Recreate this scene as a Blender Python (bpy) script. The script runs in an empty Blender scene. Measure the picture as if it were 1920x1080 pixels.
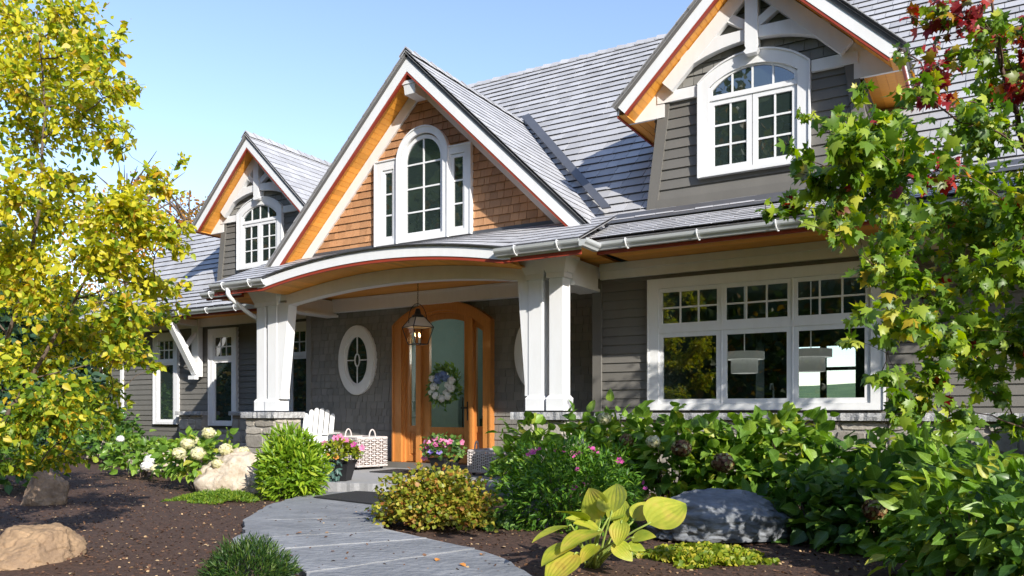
import bpy, math, random
import numpy as np
from mathutils import Vector, Matrix, noise
R = math.radians
sc = bpy.context.scene
COL = sc.collection

# ------------------------------------------------------------------ camera, light, exposure
F, TH, HOR, ZC = 1480.0, R(31), 772.0, 0.92
cd = bpy.data.cameras.new('camera'); cam = bpy.data.objects.new('camera', cd); COL.objects.link(cam)
cam.location = (0, 0, ZC); cam.rotation_euler = (R(90), 0, TH)
cd.sensor_width = 36; cd.lens = F / 1920 * 36; cd.shift_y = (HOR - 540) / 1920
cd.clip_start = .05; cd.clip_end = 3000
sc.camera = cam
SUN = Vector((1.75, -1.0, 1.07)).normalized()
w = bpy.data.worlds.new('World'); sc.world = w; w.use_nodes = True
nt = w.node_tree; bg = nt.nodes['Background']; wb = nt.nodes.new('ShaderNodeMix'); wb.data_type = 'RGBA'; wb.blend_type = 'MULTIPLY'; wb.inputs['Factor'].default_value = 1; wb.inputs['B'].default_value = (1, .945, .985, 1)
sky = nt.nodes.new('ShaderNodeTexSky'); sky.sky_type = 'NISHITA'; sky.sun_disc = False
sky.sun_elevation = math.asin(SUN.z); sky.sun_rotation = math.atan2(SUN.x, SUN.y)
sky.air_density = 1.0; sky.dust_density = .3; sky.ozone_density = 1.6
nt.links.new(sky.outputs[0], wb.inputs['A']); nt.links.new(wb.outputs['Result'], bg.inputs[0]); bg.inputs[1].default_value = .15
sl = bpy.data.lights.new('sun', 'SUN'); sl.energy = 3.6; sl.angle = R(.5); sl.color = (1, .95, .86)
so = bpy.data.objects.new('sun', sl); COL.objects.link(so)
so.rotation_euler = SUN.to_track_quat('Z', 'Y').to_euler(); so.location = (10, -10, 12)
sc.view_settings.view_transform = 'Standard'; sc.view_settings.look = 'None'
sc.view_settings.gamma = 1; sc.view_settings.exposure = 1.04
sc.render.engine = 'CYCLES'
sc.cycles.max_bounces = 7; sc.cycles.transparent_max_bounces = 12
sc.cycles.sample_clamp_indirect = 6; sc.cycles.caustics_reflective = False; sc.cycles.caustics_refractive = False

def ray(u, v):
    x = (u - 960) / F; z = (HOR - v) / F
    return (-math.sin(TH) + x * math.cos(TH), math.cos(TH) + x * math.sin(TH), z)
def at(u, v, d):            # point at optical depth d
    r = ray(u, v); return Vector((r[0] * d, r[1] * d, ZC + r[2] * d))
def onz(u, v, z):
    r = ray(u, v); t = (z - ZC) / r[2]; return Vector((r[0] * t, r[1] * t, z))

# ------------------------------------------------------------------ object helpers
def link(name, me, mat=None, parent=None):
    o = bpy.data.objects.new(name, me); COL.objects.link(o)
    if mat is not None:
        for m in (mat if isinstance(mat, (list, tuple)) else [mat]): me.materials.append(m)
    if parent is not None: o.parent = parent
    return o
def tag(o, label=None, cat=None, group=None, kind=None):
    if label: o['label'] = label
    if cat: o['category'] = cat
    if group: o['group'] = group
    if kind: o['kind'] = kind
    return o
def empty(name, label, cat, group=None, kind=None):
    o = bpy.data.objects.new(name, None); COL.objects.link(o); o.empty_display_size = .1
    return tag(o, label, cat, group, kind)

class MB:
    def __init__(s): s.v = []; s.f = []; s.m = []
    def add(s, vs, fs, mi=0):
        b = len(s.v); s.v += [tuple(p) for p in vs]
        for f in fs: s.f.append(tuple(b + i for i in f)); s.m.append(mi)
    def box(s, x0, x1, y0, y1, z0, z1, mi=0):
        s.add([(x0,y0,z0),(x1,y0,z0),(x1,y1,z0),(x0,y1,z0),(x0,y0,z1),(x1,y0,z1),(x1,y1,z1),(x0,y1,z1)],
              [(0,3,2,1),(4,5,6,7),(0,1,5,4),(1,2,6,5),(2,3,7,6),(3,0,4,7)], mi)
    def bbox(s, x0, x1, y0, y1, z0, z1, c=.006, mi=0):      # box with chamfered vertical and front edges
        s.prism([(x0+c,y0,z0),(x1-c,y0,z0),(x1,y0+c,z0),(x1,y1-c,z0),(x1-c,y1,z0),(x0+c,y1,z0),(x0,y1-c,z0),(x0,y0+c,z0)], (0,0,z1-z0), mi)
    def frus(s, x0,x1,y0,y1,z0, X0,X1,Y0,Y1,z1, mi=0):
        s.add([(x0,y0,z0),(x1,y0,z0),(x1,y1,z0),(x0,y1,z0),(X0,Y0,z1),(X1,Y0,z1),(X1,Y1,z1),(X0,Y1,z1)],
              [(0,3,2,1),(4,5,6,7),(0,1,5,4),(1,2,6,5),(2,3,7,6),(3,0,4,7)], mi)
    def prism(s, pts, ext, mi=0):
        n = len(pts); e = Vector(ext); a = [Vector(p) for p in pts]
        s.add(a + [p + e for p in a], [tuple(range(n-1,-1,-1)), tuple(range(n, 2*n))] +
              [(i, (i+1) % n, n + (i+1) % n, n + i) for i in range(n)], mi)
    def pY(s, xz, y0, y1, mi=0):
        s.prism([(x, y0, z) for x, z in xz], (0, y1 - y0, 0), mi)
    def ringY(s, A, B, y0, y1, mi=0):       # band between two XZ outlines of equal count
        n = len(A); v = [(x,y0,z) for x,z in A] + [(x,y0,z) for x,z in B] + [(x,y1,z) for x,z in A] + [(x,y1,z) for x,z in B]
        f = []
        for i in range(n):
            j = (i+1) % n
            f += [(i,j,n+j,n+i), (2*n+i,3*n+i,3*n+j,2*n+j), (i,2*n+i,2*n+j,j), (n+i,n+j,3*n+j,3*n+i)]
        s.add(v, f, mi)
    def beam(s, p, q, w_, h, up=(0,0,1), mi=0):
        p, q = Vector(p), Vector(q); d = (q-p).normalized(); u = Vector(up); u = (u - d*u.dot(d)).normalized(); r = d.cross(u)
        a, b = r * w_/2, u * h/2
        vs = [p-a-b, p+a-b, p+a+b, p-a+b, q-a-b, q+a-b, q+a+b, q-a+b]
        s.add(vs, [(0,3,2,1),(4,5,6,7),(0,1,5,4),(1,2,6,5),(2,3,7,6),(3,0,4,7)], mi)
    def tube(s, pts, rad, n=6, mi=0):
        pts = [Vector(p) for p in pts]; m = len(pts)
        if not hasattr(rad, '__len__'): rad = [rad] * m
        vs = []; prev = None
        for i, p in enumerate(pts):
            d = (pts[min(i+1,m-1)] - pts[max(i-1,0)]).normalized()
            if prev is None: a = d.orthogonal().normalized()
            else:
                a = prev - d * prev.dot(d); a = a.normalized() if a.length > 1e-6 else d.orthogonal().normalized()
            prev = a; b = d.cross(a)
            for k in range(n):
                t = 2*math.pi*k/n; vs.append(p + (a*math.cos(t) + b*math.sin(t)) * rad[i])
        fs = [(i*n+k, i*n+(k+1)%n, (i+1)*n+(k+1)%n, (i+1)*n+k) for i in range(m-1) for k in range(n)]
        fs += [tuple(range(n-1,-1,-1)), tuple(range((m-1)*n, m*n))]
        s.add(vs, fs, mi)
    def lathe(s, prof, c, n=16, mi=0):
        vs = [(c[0]+r*math.cos(2*math.pi*k/n), c[1]+r*math.sin(2*math.pi*k/n), c[2]+z) for r, z in prof for k in range(n)]
        m = len(prof)
        s.add(vs, [(i*n+k, i*n+(k+1)%n, (i+1)*n+(k+1)%n, (i+1)*n+k) for i in range(m-1) for k in range(n)] + [tuple(range(n-1,-1,-1)), tuple(range((m-1)*n, m*n))], mi)
    def build(s, name, mat, parent=None, smooth=False):
        me = bpy.data.meshes.new(name); me.from_pydata(s.v, [], s.f)
        if any(s.m): me.polygons.foreach_set('material_index', s.m)
        if smooth: me.polygons.foreach_set('use_smooth', [True]*len(s.f))
        me.update(); return link(name, me, mat, parent)

def clip(poly, half):                      # Sutherland-Hodgman of poly by list of half planes (a,b,c): a x + b y <= c
    for a, b, c in half:
        out = []; n = len(poly)
        for i in range(n):
            p, q = poly[i], poly[(i+1) % n]; dp = a*p[0]+b*p[1]-c; dq = a*q[0]+b*q[1]-c
            if dp <= 0: out.append(p)
            if dp * dq < 0:
                t = dp/(dp-dq); out.append((p[0]+(q[0]-p[0])*t, p[1]+(q[1]-p[1])*t))
        poly = out
        if len(poly) < 3: return None
    return poly
def halves(poly):
    A = sum(poly[i][0]*poly[(i+1)%len(poly)][1] - poly[(i+1)%len(poly)][0]*poly[i][1] for i in range(len(poly)))
    if A < 0: poly = poly[::-1]
    h = []
    for i in range(len(poly)):
        (x0,y0),(x1,y1) = poly[i], poly[(i+1)%len(poly)]
        h.append((y1-y0, x0-x1, (y1-y0)*x0 + (x0-x1)*y0))
    return h
def lap(mb, poly, org, ux, uy, expo, wr, tb=.016, tt=.003, gap=.005, seed=1, jit=0, v0=None, base=True, emi=0):
    """lapped boards / shingles over the convex polygon poly (in the plane org + ux*x + uy*y)"""
    rg = random.Random(seed); org, ux, uy = Vector(org), Vector(ux).normalized(), Vector(uy).normalized(); nn = ux.cross(uy)
    H = halves(poly); xs = [p[0] for p in poly]; ys = [p[1] for p in poly]
    y = min(ys) if v0 is None else v0; x0, x1 = min(xs), max(xs)
    while y < max(ys):
        x = x0 - (rg.random() * wr[1] if wr else 0)
        while x < x1:
            ww = rg.uniform(*wr) if wr else rg.uniform(3.2, 4.9)
            dy = rg.uniform(-jit, jit) if jit else 0
            g = gap if wr else .0015
            c = clip([(x+g/2, y+dy), (x+ww-g/2, y+dy), (x+ww-g/2, y+expo*1.04), (x+g/2, y+expo*1.04)], H)
            x += ww
            if not c: continue
            k = rg.uniform(.85, 1.15); n = len(c)
            top = [org + ux*a + uy*b + nn*(tb*k + (tt - tb*k)*max(0, min(1, (b-y)/(expo*1.04)))) for a, b in c]
            bot = [org + ux*a + uy*b for a, b in c]
            mb.add(top + bot, [tuple(range(n))]); k0 = len(mb.v)-2*n
            for i in range(n): mb.f.append((k0+n+i, k0+n+(i+1)%n, k0+(i+1)%n, k0+i)); mb.m.append(emi if abs(c[i][1]-c[(i+1)%n][1]) < .004 and c[i][1] < y+expo*.4 else 0)
        y += expo
    if base:
        p = halves(poly) and poly
        mb.add([org + ux*a + uy*b + nn*.0012 for a, b in poly], [tuple(range(len(poly)))])
        mb.add([org + ux*a + uy*b - nn*.03 for a, b in poly], [tuple(range(len(poly)-1, -1, -1))])

# ------------------------------------------------------------------ materials
MATS = {}
def nodes(m):
    m.use_nodes = True; t = m.node_tree
    return t, t.nodes, t.links, t.nodes['Principled BSDF']
def M(name, col, rough=.6, var=0, nscale=6, namt=.15, bump=0, bscale=60, metal=0, spec=.4, stretch=None, col2=None, coat=0):
    m = bpy.data.materials.new(name); t, N, L, P = nodes(m)
    P.inputs['Roughness'].default_value = rough; P.inputs['Metallic'].default_value = metal
    P.inputs['Specular IOR Level'].default_value = spec
    if coat: P.inputs['Coat Weight'].default_value = coat; P.inputs['Coat Roughness'].default_value = .12
    tc = N.new('ShaderNodeTexCoord'); mp = N.new('ShaderNodeMapping'); L.new(tc.outputs['Object'], mp.inputs[0])
    if stretch: mp.inputs['Scale'].default_value = stretch
    nz = N.new('ShaderNodeTexNoise'); nz.inputs['Scale'].default_value = nscale; nz.inputs['Detail'].default_value = 6
    nz.inputs['Roughness'].default_value = .62
    L.new(mp.outputs[0], nz.inputs['Vector'])
    c2 = col2 or tuple(c * .55 for c in col)
    mr = N.new('ShaderNodeMapRange'); mr.inputs['From Min'].default_value = .3; mr.inputs['From Max'].default_value = .72
    L.new(nz.outputs['Fac'], mr.inputs[0])
    mx = N.new('ShaderNodeMix'); mx.data_type = 'RGBA'
    mu = N.new('ShaderNodeMath'); mu.operation = 'MULTIPLY'; L.new(mr.outputs[0], mu.inputs[0]); mu.inputs[1].default_value = namt
    L.new(mu.outputs[0], mx.inputs['Factor']); mx.inputs['A'].default_value = (*col, 1); mx.inputs['B'].default_value = (*c2, 1)
    out = mx.outputs['Result']
    if var:
        g = N.new('ShaderNodeNewGeometry'); r2 = N.new('ShaderNodeMapRange'); L.new(g.outputs['Random Per Island'], r2.inputs[0])
        r2.inputs['To Min'].default_value = 1 - var; r2.inputs['To Max'].default_value = 1 + var
        h = N.new('ShaderNodeHueSaturation'); L.new(out, h.inputs['Color']); L.new(r2.outputs[0], h.inputs['Value']); out = h.outputs[0]
    L.new(out, P.inputs['Base Color'])
    if bump:
        n2 = N.new('ShaderNodeTexNoise'); n2.inputs['Scale'].default_value = bscale; n2.inputs['Detail'].default_value = 5
        L.new(mp.outputs[0], n2.inputs['Vector'])
        b = N.new('ShaderNodeBump'); b.inputs['Strength'].default_value = bump; b.inputs['Distance'].default_value = .01
        L.new(n2.outputs['Fac'], b.inputs['Height']); L.new(b.outputs[0], P.inputs['Normal'])
    MATS[name] = m; return m
def leaf(name, cols, trans=.4, rough=.45, spec=.35, veins=0):
    """cols: list of (position, colour) over a random value per leaf"""
    m = bpy.data.materials.new(name); t, N, L, P = nodes(m)
    g = N.new('ShaderNodeNewGeometry'); cr = N.new('ShaderNodeValToRGB'); L.new(g.outputs['Random Per Island'], cr.inputs[0])
    e = cr.color_ramp.elements
    for i, (p, c) in enumerate(cols):
        el = e[i] if i < 2 else e.new(p)
        el.position = p; el.color = (*c, 1)
    P.inputs['Roughness'].default_value = rough; P.inputs['Specular IOR Level'].default_value = spec
    col = cr.outputs[0]
    if veins:
        def mt(op, a, bb=None, **k):
            q = N.new('ShaderNodeMath'); q.operation = op
            for i, s in enumerate((a, bb)):
                if s is None: continue
                if isinstance(s, (int, float)): q.inputs[i].default_value = s
                else: L.new(s, q.inputs[i])
            return q.outputs[0]
        uv = N.new('ShaderNodeUVMap'); sp = N.new('ShaderNodeSeparateXYZ'); L.new(uv.outputs[0], sp.inputs[0])
        ax = mt('ABSOLUTE', sp.outputs[0]); mid = mt('LESS_THAN', ax, .022)
        sd = mt('GREATER_THAN', mt('SINE', mt('MULTIPLY', mt('SUBTRACT', sp.outputs[1], mt('MULTIPLY', ax, .8)), 44.0)), .86)
        vf = mt('MULTIPLY', mt('MAXIMUM', mid, mt('MULTIPLY', sd, .55)), veins)
        nz = N.new('ShaderNodeTexNoise'); nz.inputs['Scale'].default_value = 26; nz.inputs['Detail'].default_value = 3
        tcx = N.new('ShaderNodeTexCoord'); L.new(tcx.outputs['Object'], nz.inputs['Vector'])
        h1 = N.new('ShaderNodeHueSaturation'); L.new(col, h1.inputs['Color']); L.new(mt('ADD', mt('MULTIPLY', nz.outputs['Fac'], .7), .65), h1.inputs['Value'])
        h2 = N.new('ShaderNodeHueSaturation'); L.new(h1.outputs[0], h2.inputs['Color']); h2.inputs['Value'].default_value = 1.7; h2.inputs['Saturation'].default_value = .85
        mxv = N.new('ShaderNodeMix'); mxv.data_type = 'RGBA'; L.new(vf, mxv.inputs['Factor']); L.new(h1.outputs[0], mxv.inputs['A']); L.new(h2.outputs[0], mxv.inputs['B']); col = mxv.outputs['Result']
    L.new(col, P.inputs['Base Color'])
    tr = N.new('ShaderNodeBsdfTranslucent'); hs = N.new('ShaderNodeHueSaturation'); hs.inputs['Saturation'].default_value = 1.1
    hs.inputs['Value'].default_value = 1.25; L.new(col, hs.inputs['Color']); L.new(hs.outputs[0], tr.inputs[0])
    mx = N.new('ShaderNodeMixShader'); mx.inputs[0].default_value = trans
    L.new(P.outputs[0], mx.inputs[1]); L.new(tr.outputs[0], mx.inputs[2])
    L.new(mx.outputs[0], N['Material Output'].inputs[0]); return m
def glass(name, tint, fac, opaque=None):
    m = bpy.data.materials.new(name); t, N, L, P = nodes(m)
    gl = N.new('ShaderNodeBsdfGlossy'); gl.inputs['Roughness'].default_value = .004; gl.inputs[0].default_value = (.95, .98, 1, 1)
    tc = N.new('ShaderNodeTexCoord'); nz = N.new('ShaderNodeTexNoise'); nz.inputs['Scale'].default_value = 2.2
    L.new(tc.outputs['Object'], nz.inputs['Vector']); b = N.new('ShaderNodeBump'); b.inputs['Strength'].default_value = .05; b.inputs['Distance'].default_value = .02
    L.new(nz.outputs['Fac'], b.inputs['Height']); L.new(b.outputs[0], gl.inputs['Normal'])
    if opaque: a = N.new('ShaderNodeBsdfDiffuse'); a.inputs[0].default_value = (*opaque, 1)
    else: a = N.new('ShaderNodeBsdfTransparent'); a.inputs[0].default_value = (*tint, 1)
    fw = N.new('ShaderNodeLayerWeight'); fw.inputs['Blend'].default_value = .5      # Schlick, the same from both sides of the pane
    pw = N.new('ShaderNodeMath'); pw.operation = 'POWER'; L.new(fw.outputs['Facing'], pw.inputs[0]); pw.inputs[1].default_value = 5
    lw = N.new('ShaderNodeMath'); lw.operation = 'MULTIPLY_ADD'; L.new(pw.outputs[0], lw.inputs[0]); lw.inputs[1].default_value = .95; lw.inputs[2].default_value = .045
    ad = N.new('ShaderNodeMath'); ad.use_clamp = True; ad.operation = 'ADD'; ad.inputs[1].default_value = fac; L.new(lw.outputs[0], ad.inputs[0])
    mx = N.new('ShaderNodeMixShader'); L.new(ad.outputs[0], mx.inputs[0]); L.new(a.outputs[0], mx.inputs[1]); L.new(gl.outputs[0], mx.inputs[2])
    L.new(mx.outputs[0], N['Material Output'].inputs[0]); return m
def emit(name, col, s):
    m = bpy.data.materials.new(name); t, N, L, P = nodes(m)
    P.inputs['Emission Color'].default_value = (*col, 1); P.inputs['Emission Strength'].default_value = s; return m

SHEDGE = M('shingle_butt_shade', (.045,.043,.04), .8, .1); CEDGE = M('cedar_butt_shade', (.12,.055,.025), .8, .1)  # course shadow lines put into the dark colour of the wall shingle butts
SIDING = M('siding_paint', (.152,.144,.130), .62, .06, 4, .3, .15, 90, stretch=(1,1,.35))
SHINGLE = M('shingle_paint', (.220,.212,.194), .65, .12, 8, .15, .05, 120, stretch=(2,2,.8))
CEDAR = M('cedar_shingle', (.50,.265,.13), .6, .2, 9, .45, .35, 110, stretch=(5,5,.5), col2=(.32,.145,.06))
FIR = M('fir_soffit', (.84,.37,.05), .42, .16, 7, .5, .1, 60, stretch=(1,6,6), col2=(.55,.20,.03))
DOORW = M('door_wood', (.60,.25,.068), .32, .1, 10, .55, .08, 60, stretch=(6,6,.5), col2=(.36,.125,.03), coat=.25)
RED = M('red_trim', (.30,.045,.022), .45)
WHITE = M('white_paint', (.76,.765,.77), .46, .03, 3, .35, .08, 90, col2=(.62,.61,.59), stretch=(3,3,.7))
GUTTER = M('gutter_metal', (.62,.64,.65), .3, 0, 3, .2, 0, metal=.25)
ROOF = M('roof_shingle', (.40,.40,.415), .60, .14, 3.0, .3, .3, 140, col2=(.33,.33,.335))
SLEDGE = M('roof_butt_shade', (.06,.06,.065), .8, .1); EDGE = M('roof_edge', (.12,.115,.11), .6, .1, 8, .3, .2, 60)  # roof butts coloured dark for the shadow line under each course
FLASH = M('flashing_metal', (.13,.135,.15), .4, 0, 4, .3, metal=.4)
GRANITE = M('granite_cap', (.47,.47,.47), .75, .06, 60, .75, .9, 45, col2=(.13,.13,.135))
STONE = M('field_stone', (.37,.34,.29), .8, .34, 9, .7, .9, 30, col2=(.19,.165,.14))
MORTAR = M('mortar', (.33,.31,.28), .9, 0, 40, .4, .6, 90)
BLACK = M('black_metal', (.018,.018,.02), .4)
BLKPOT = M('black_resin', (.016,.016,.018), .5, 0, 20, .3, .1, 80)
BLUESTONE = M('bluestone', (.26,.265,.275), .72, .17, 2.6, .85, .9, 14, col2=(.14,.145,.155), stretch=(.9,1.3,1))
MATS['bluestone'].node_tree.nodes['Bump'].inputs['Distance'].default_value = .03
GROUT = M('pale_joint_sand', (.33,.33,.325), .9, 0, 30, .4, .4, 80)
SLAB = M('granite_slab', (.36,.36,.365), .8, .04, 24, .5, .6, 50, col2=(.22,.22,.225))
MULCH = M('bark_mulch', (.10,.052,.033), .95, 0, 30, .95, 1.0, 60, col2=(.022,.012,.008))
CHIP = leaf('wood_chip', [(0,(.05,.026,.017)),(.5,(.12,.062,.038)),(.8,(.17,.09,.05)),(.9,(.40,.26,.14)),(1,(.50,.36,.20))], .0, .85, .2)
LAWN = M('lawn', (.06,.10,.025), .9, 0, 3, .6, .6, 50)
WICK = M('white_wicker', (.62,.56,.54), .7, .12, 20, .3, .3, 60)
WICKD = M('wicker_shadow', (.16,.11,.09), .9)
MAT_ = M('rubber_mat', (.028,.028,.03), .85, 0, 60, .5, .6, 160)
DARK = M('dark_interior', (.028,.032,.034), .8)
TEAL = M('hall_wall', (.20,.29,.30), .8)
BARK = M('grey_bark', (.14,.10,.075), .85, 0, 14, .6, .6, 40)
TWIG = M('red_brown_twig', (.085,.045,.03), .7, 0, 14, .4)
STEMG = M('green_stem', (.27,.34,.07), .5)
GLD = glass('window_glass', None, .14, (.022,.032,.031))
GLT = glass('clear_pane', (.84,.89,.88), .06)
GLL = glass('lantern_glass', (.96,.88,.76), -.03); GLH = glass('door_glass', (.88,.94,.93), -.015); LROOF = M('pale_lantern_roof', (.55,.47,.38), .5)
CURT = M('curtain', (.5,.53,.52), .9, 0, 30, .3)
FLAME = emit('lamp_flame', (1,.66,.30), 9)
TANR = M('tan_boulder', (.37,.245,.14), .85, 0, 4.5, .95, 1.0, 30, col2=(.15,.10,.065))
WHITER = M('pale_boulder', (.56,.49,.40), .85, 0, 9, .9, 1.0, 26, col2=(.26,.19,.12))
GREYR = M('grey_boulder', (.24,.255,.28), .7, 0, 5, .95, 1.0, 18, col2=(.07,.078,.09), stretch=(1,1,3.2))
BROWNR = M('brown_boulder', (.36,.25,.16), .85, 0, 7, .9, 1.0, 24, col2=(.13,.085,.055))

BIRCH_Y = leaf('birch_leaf_yellow', [(0,(.60,.52,.025)),(.35,(.68,.62,.05)),(.6,(.46,.50,.035)),(.84,(.24,.33,.02)),(.93,(.64,.36,.03)),(1,(.72,.68,.22))], .5)
BIRCH_G = leaf('birch_leaf_green', [(0,(.07,.14,.012)),(.4,(.15,.24,.018)),(.7,(.30,.37,.025)),(.9,(.52,.48,.035)),(1,(.60,.36,.025))], .46)
MAPLE_G = leaf('maple_leaf_green', [(0,(.08,.16,.02)),(.5,(.15,.26,.025)),(.8,(.30,.40,.035)),(.95,(.46,.50,.06)),(1,(.52,.36,.03))], .46, .40, .4)
MAPLE_R = leaf('maple_leaf_red', [(0,(.20,.02,.03)),(.4,(.34,.032,.036)),(.6,(.44,.06,.03)),(.72,(.20,.05,.03)),(.88,(.14,.20,.02)),(1,(.55,.22,.04))], .44, .38, .4)
HYD_G = leaf('hydrangea_leaf', [(0,(.09,.18,.022)),(.5,(.18,.32,.035)),(.85,(.30,.42,.05)),(1,(.48,.46,.06))], .42, .4, .4, .5)
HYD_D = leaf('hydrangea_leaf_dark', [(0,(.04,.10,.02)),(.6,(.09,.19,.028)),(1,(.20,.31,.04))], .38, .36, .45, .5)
PHLOX = leaf('phlox_leaf', [(0,(.04,.115,.012)),(.6,(.09,.21,.02)),(.9,(.20,.36,.035)),(1,(.30,.46,.05))], .4)
SALAL = leaf('lance_leaf_bright', [(0,(.10,.20,.012)),(.5,(.19,.33,.02)),(.9,(.33,.44,.03)),(1,(.42,.48,.05))], .38)
BARB = leaf('golden_leaf', [(0,(.09,.14,.015)),(.35,(.24,.27,.025)),(.65,(.42,.39,.05)),(.82,(.42,.25,.05)),(.9,(.30,.10,.03)),(1,(.55,.48,.10))], .36)
MOSS = leaf('creeping_leaf', [(0,(.06,.13,.01)),(.6,(.13,.23,.015)),(1,(.27,.33,.03))], .35)
YEW = leaf('needle_leaf', [(0,(.012,.035,.008)),(.6,(.03,.075,.012)),(1,(.09,.14,.02))], .2)
SEDUM = leaf('yellow_green_leaf', [(0,(.11,.18,.015)),(.6,(.25,.31,.02)),(1,(.48,.42,.05))], .35)
HOSTA = leaf('hosta_leaf', [(0,(.30,.38,.03)),(.5,(.46,.46,.05)),(.8,(.56,.46,.07)),(1,(.36,.42,.03))], .38, .38, .4)
def hosta_patches():
    t = HOSTA.node_tree; N, L = t.nodes, t.links; P = N['Principled BSDF']; cr = [n for n in N if n.type == 'VALTORGB'][0]
    oi = N.new('ShaderNodeObjectInfo'); L.new(oi.outputs['Random'], cr.inputs[0])
    tc = N.new('ShaderNodeTexCoord'); nz = N.new('ShaderNodeTexNoise'); nz.inputs['Scale'].default_value = 7; nz.inputs['Detail'].default_value = 5; L.new(tc.outputs['Object'], nz.inputs['Vector'])
    r = N.new('ShaderNodeValToRGB'); L.new(nz.outputs['Fac'], r.inputs[0]); e = r.color_ramp.elements
    e[0].position = .30; e[0].color = (.16,.26,.02,1); e[1].position = .52; e[1].color = (.44,.46,.05,1); a = e.new(.66); a.color = (.60,.48,.09,1); a = e.new(.78); a.color = (.42,.22,.07,1)
    mx = N.new('ShaderNodeMix'); mx.data_type = 'RGBA'; mx.inputs['Factor'].default_value = .8; L.new(cr.outputs[0], mx.inputs['A']); L.new(r.outputs[0], mx.inputs['B'])
    L.new(mx.outputs['Result'], P.inputs['Base Color']); hs = [n for n in N if n.type == 'HUE_SAT'][0]; L.new(mx.outputs['Result'], hs.inputs['Color'])
hosta_patches()
BLUEL = leaf('blue_green_leaf', [(0,(.06,.13,.11)),(1,(.13,.22,.19))], .3)
ORANGE_T = leaf('autumn_leaf', [(0,(.45,.17,.03)),(.5,(.52,.27,.05)),(.8,(.36,.25,.05)),(1,(.22,.20,.04))], .4)
SPRUCE = leaf('spruce_needle', [(0,(.03,.07,.04)),(1,(.07,.13,.07))], .2)
FOREST = leaf('forest_leaf', [(0,(.03,.06,.012)),(.5,(.06,.10,.018)),(.75,(.13,.14,.02)),(.9,(.26,.13,.025)),(1,(.3,.2,.03))], .35)
CREAMF = leaf('cream_floret', [(0,(.62,.58,.36)),(.5,(.74,.70,.48)),(1,(.62,.62,.30))], .3)
BROWNF = leaf('spent_floret', [(0,(.12,.05,.03)),(.5,(.20,.09,.04)),(.8,(.34,.32,.12)),(1,(.45,.40,.22))], .2)
PINKF = leaf('pink_petal', [(0,(.62,.10,.24)),(.5,(.72,.20,.38)),(1,(.70,.34,.52))], .3)
MAGF = leaf('magenta_petal', [(0,(.50,.04,.26)),(1,(.62,.13,.38))], .3)
PURPF = leaf('purple_petal', [(0,(.22,.14,.52)),(1,(.36,.26,.66))], .3)
WHITEF = leaf('white_petal', [(0,(.84,.84,.80)),(1,(.90,.89,.84))], .2)
BLUEF = leaf('blue_petal', [(0,(.16,.24,.46)),(1,(.30,.38,.60))], .3)
FALLEN = M('dry_orange_leaf', (.50,.20,.04), .7, .2)

# ------------------------------------------------------------------ setting: ground, beds, path
def sheet(name, poly, z, mat, kind='structure', sub=None):
    mb = MB(); mb.add([(x, y, z) for x, y in poly], [tuple(range(len(poly)))]); o = mb.build(name, mat); o['kind'] = kind; return o
sheet('ground', [(-900,-900),(900,-900),(900,900),(-900,900)], -.22, LAWN)
# mulch bed: gently bumpy grid
mb = MB(); nx, ny = 150, 120; X0, X1, Y0, Y1 = -19, 7, -1, 11.5
def mz(x, y): return -.125 + .022*noise.noise(Vector((x*1.7, y*1.7, 0))) + .008*noise.noise(Vector((x*7, y*7, 3))) + max(0, (-9.5 - x))*.012
for j in range(ny+1):
    for i in range(nx+1):
        x, y = X0+(X1-X0)*i/nx, Y0+(Y1-Y0)*j/ny; mb.v.append((x, y, mz(x, y)))
for j in range(ny):
    for i in range(nx): a = j*(nx+1)+i; mb.f.append((a, a+1, a+nx+2, a+nx+1)); mb.m.append(0)
mb.build('mulch_bed', MULCH, smooth=True)['kind'] = 'structure'
# flagstone path: slabs traced on the ground, grouted joints beneath
zp = -.072
def gz(pts, z=zp): return [onz(u, v, z) for u, v in pts]
slabs = [[(612,922),(742,922),(745,940),(690,969.6),(575,972.2),(455,975.5),(505,946),(560,930)],
         [(455,976),(575,973),(690,970),(722,995),(600,1001),(436,1009.3),(460,999)],
         [(436,1010),(600,1002),(722,996),(800,1008),(480,1031),(440,1018)],
         [(486,1033),(800,1011),(890,1027),(575,1072),(545,1058)],
         [(583,1074),(892,1030),(945,1047),(1010,1086),(1040,1120),(560,1150),(560,1100)]]
rg = random.Random(4); mb = MB(); J = MB()
def rough_edge(P, step=.12, amp=.016):
    out = []
    for i in range(len(P)):
        a, b = P[i], P[(i+1) % len(P)]; n = max(1, int((b-a).length/step))
        for k in range(n):
            p = a.lerp(b, k/n)
            if k: p = p + Vector((rg.uniform(-amp,amp), rg.uniform(-amp,amp), 0))
            out.append(p)
    return out
for s in slabs:
    P = rough_edge(gz(s)); mb.prism([p - Vector((0,0,.05)) for p in P], (0,0,.05))
outl = [(618,924),(738,924),(738,940),(716,990),(795,1008),(885,1028),(935,1048),(1000,1086),(1020,1110),(570,1140),(575,1075),(548,1056),(484,1030),(443,1014),(462,998),(460,977),(508,948),(562,932)]
J.prism([p - Vector((0,0,.03)) for p in gz(outl, zp-.006)], (0,0,.03))
pth = mb.build('path', BLUESTONE); pth['kind'] = 'structure'
J.build('path_joints', GROUT)['kind'] = 'structure'

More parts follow.
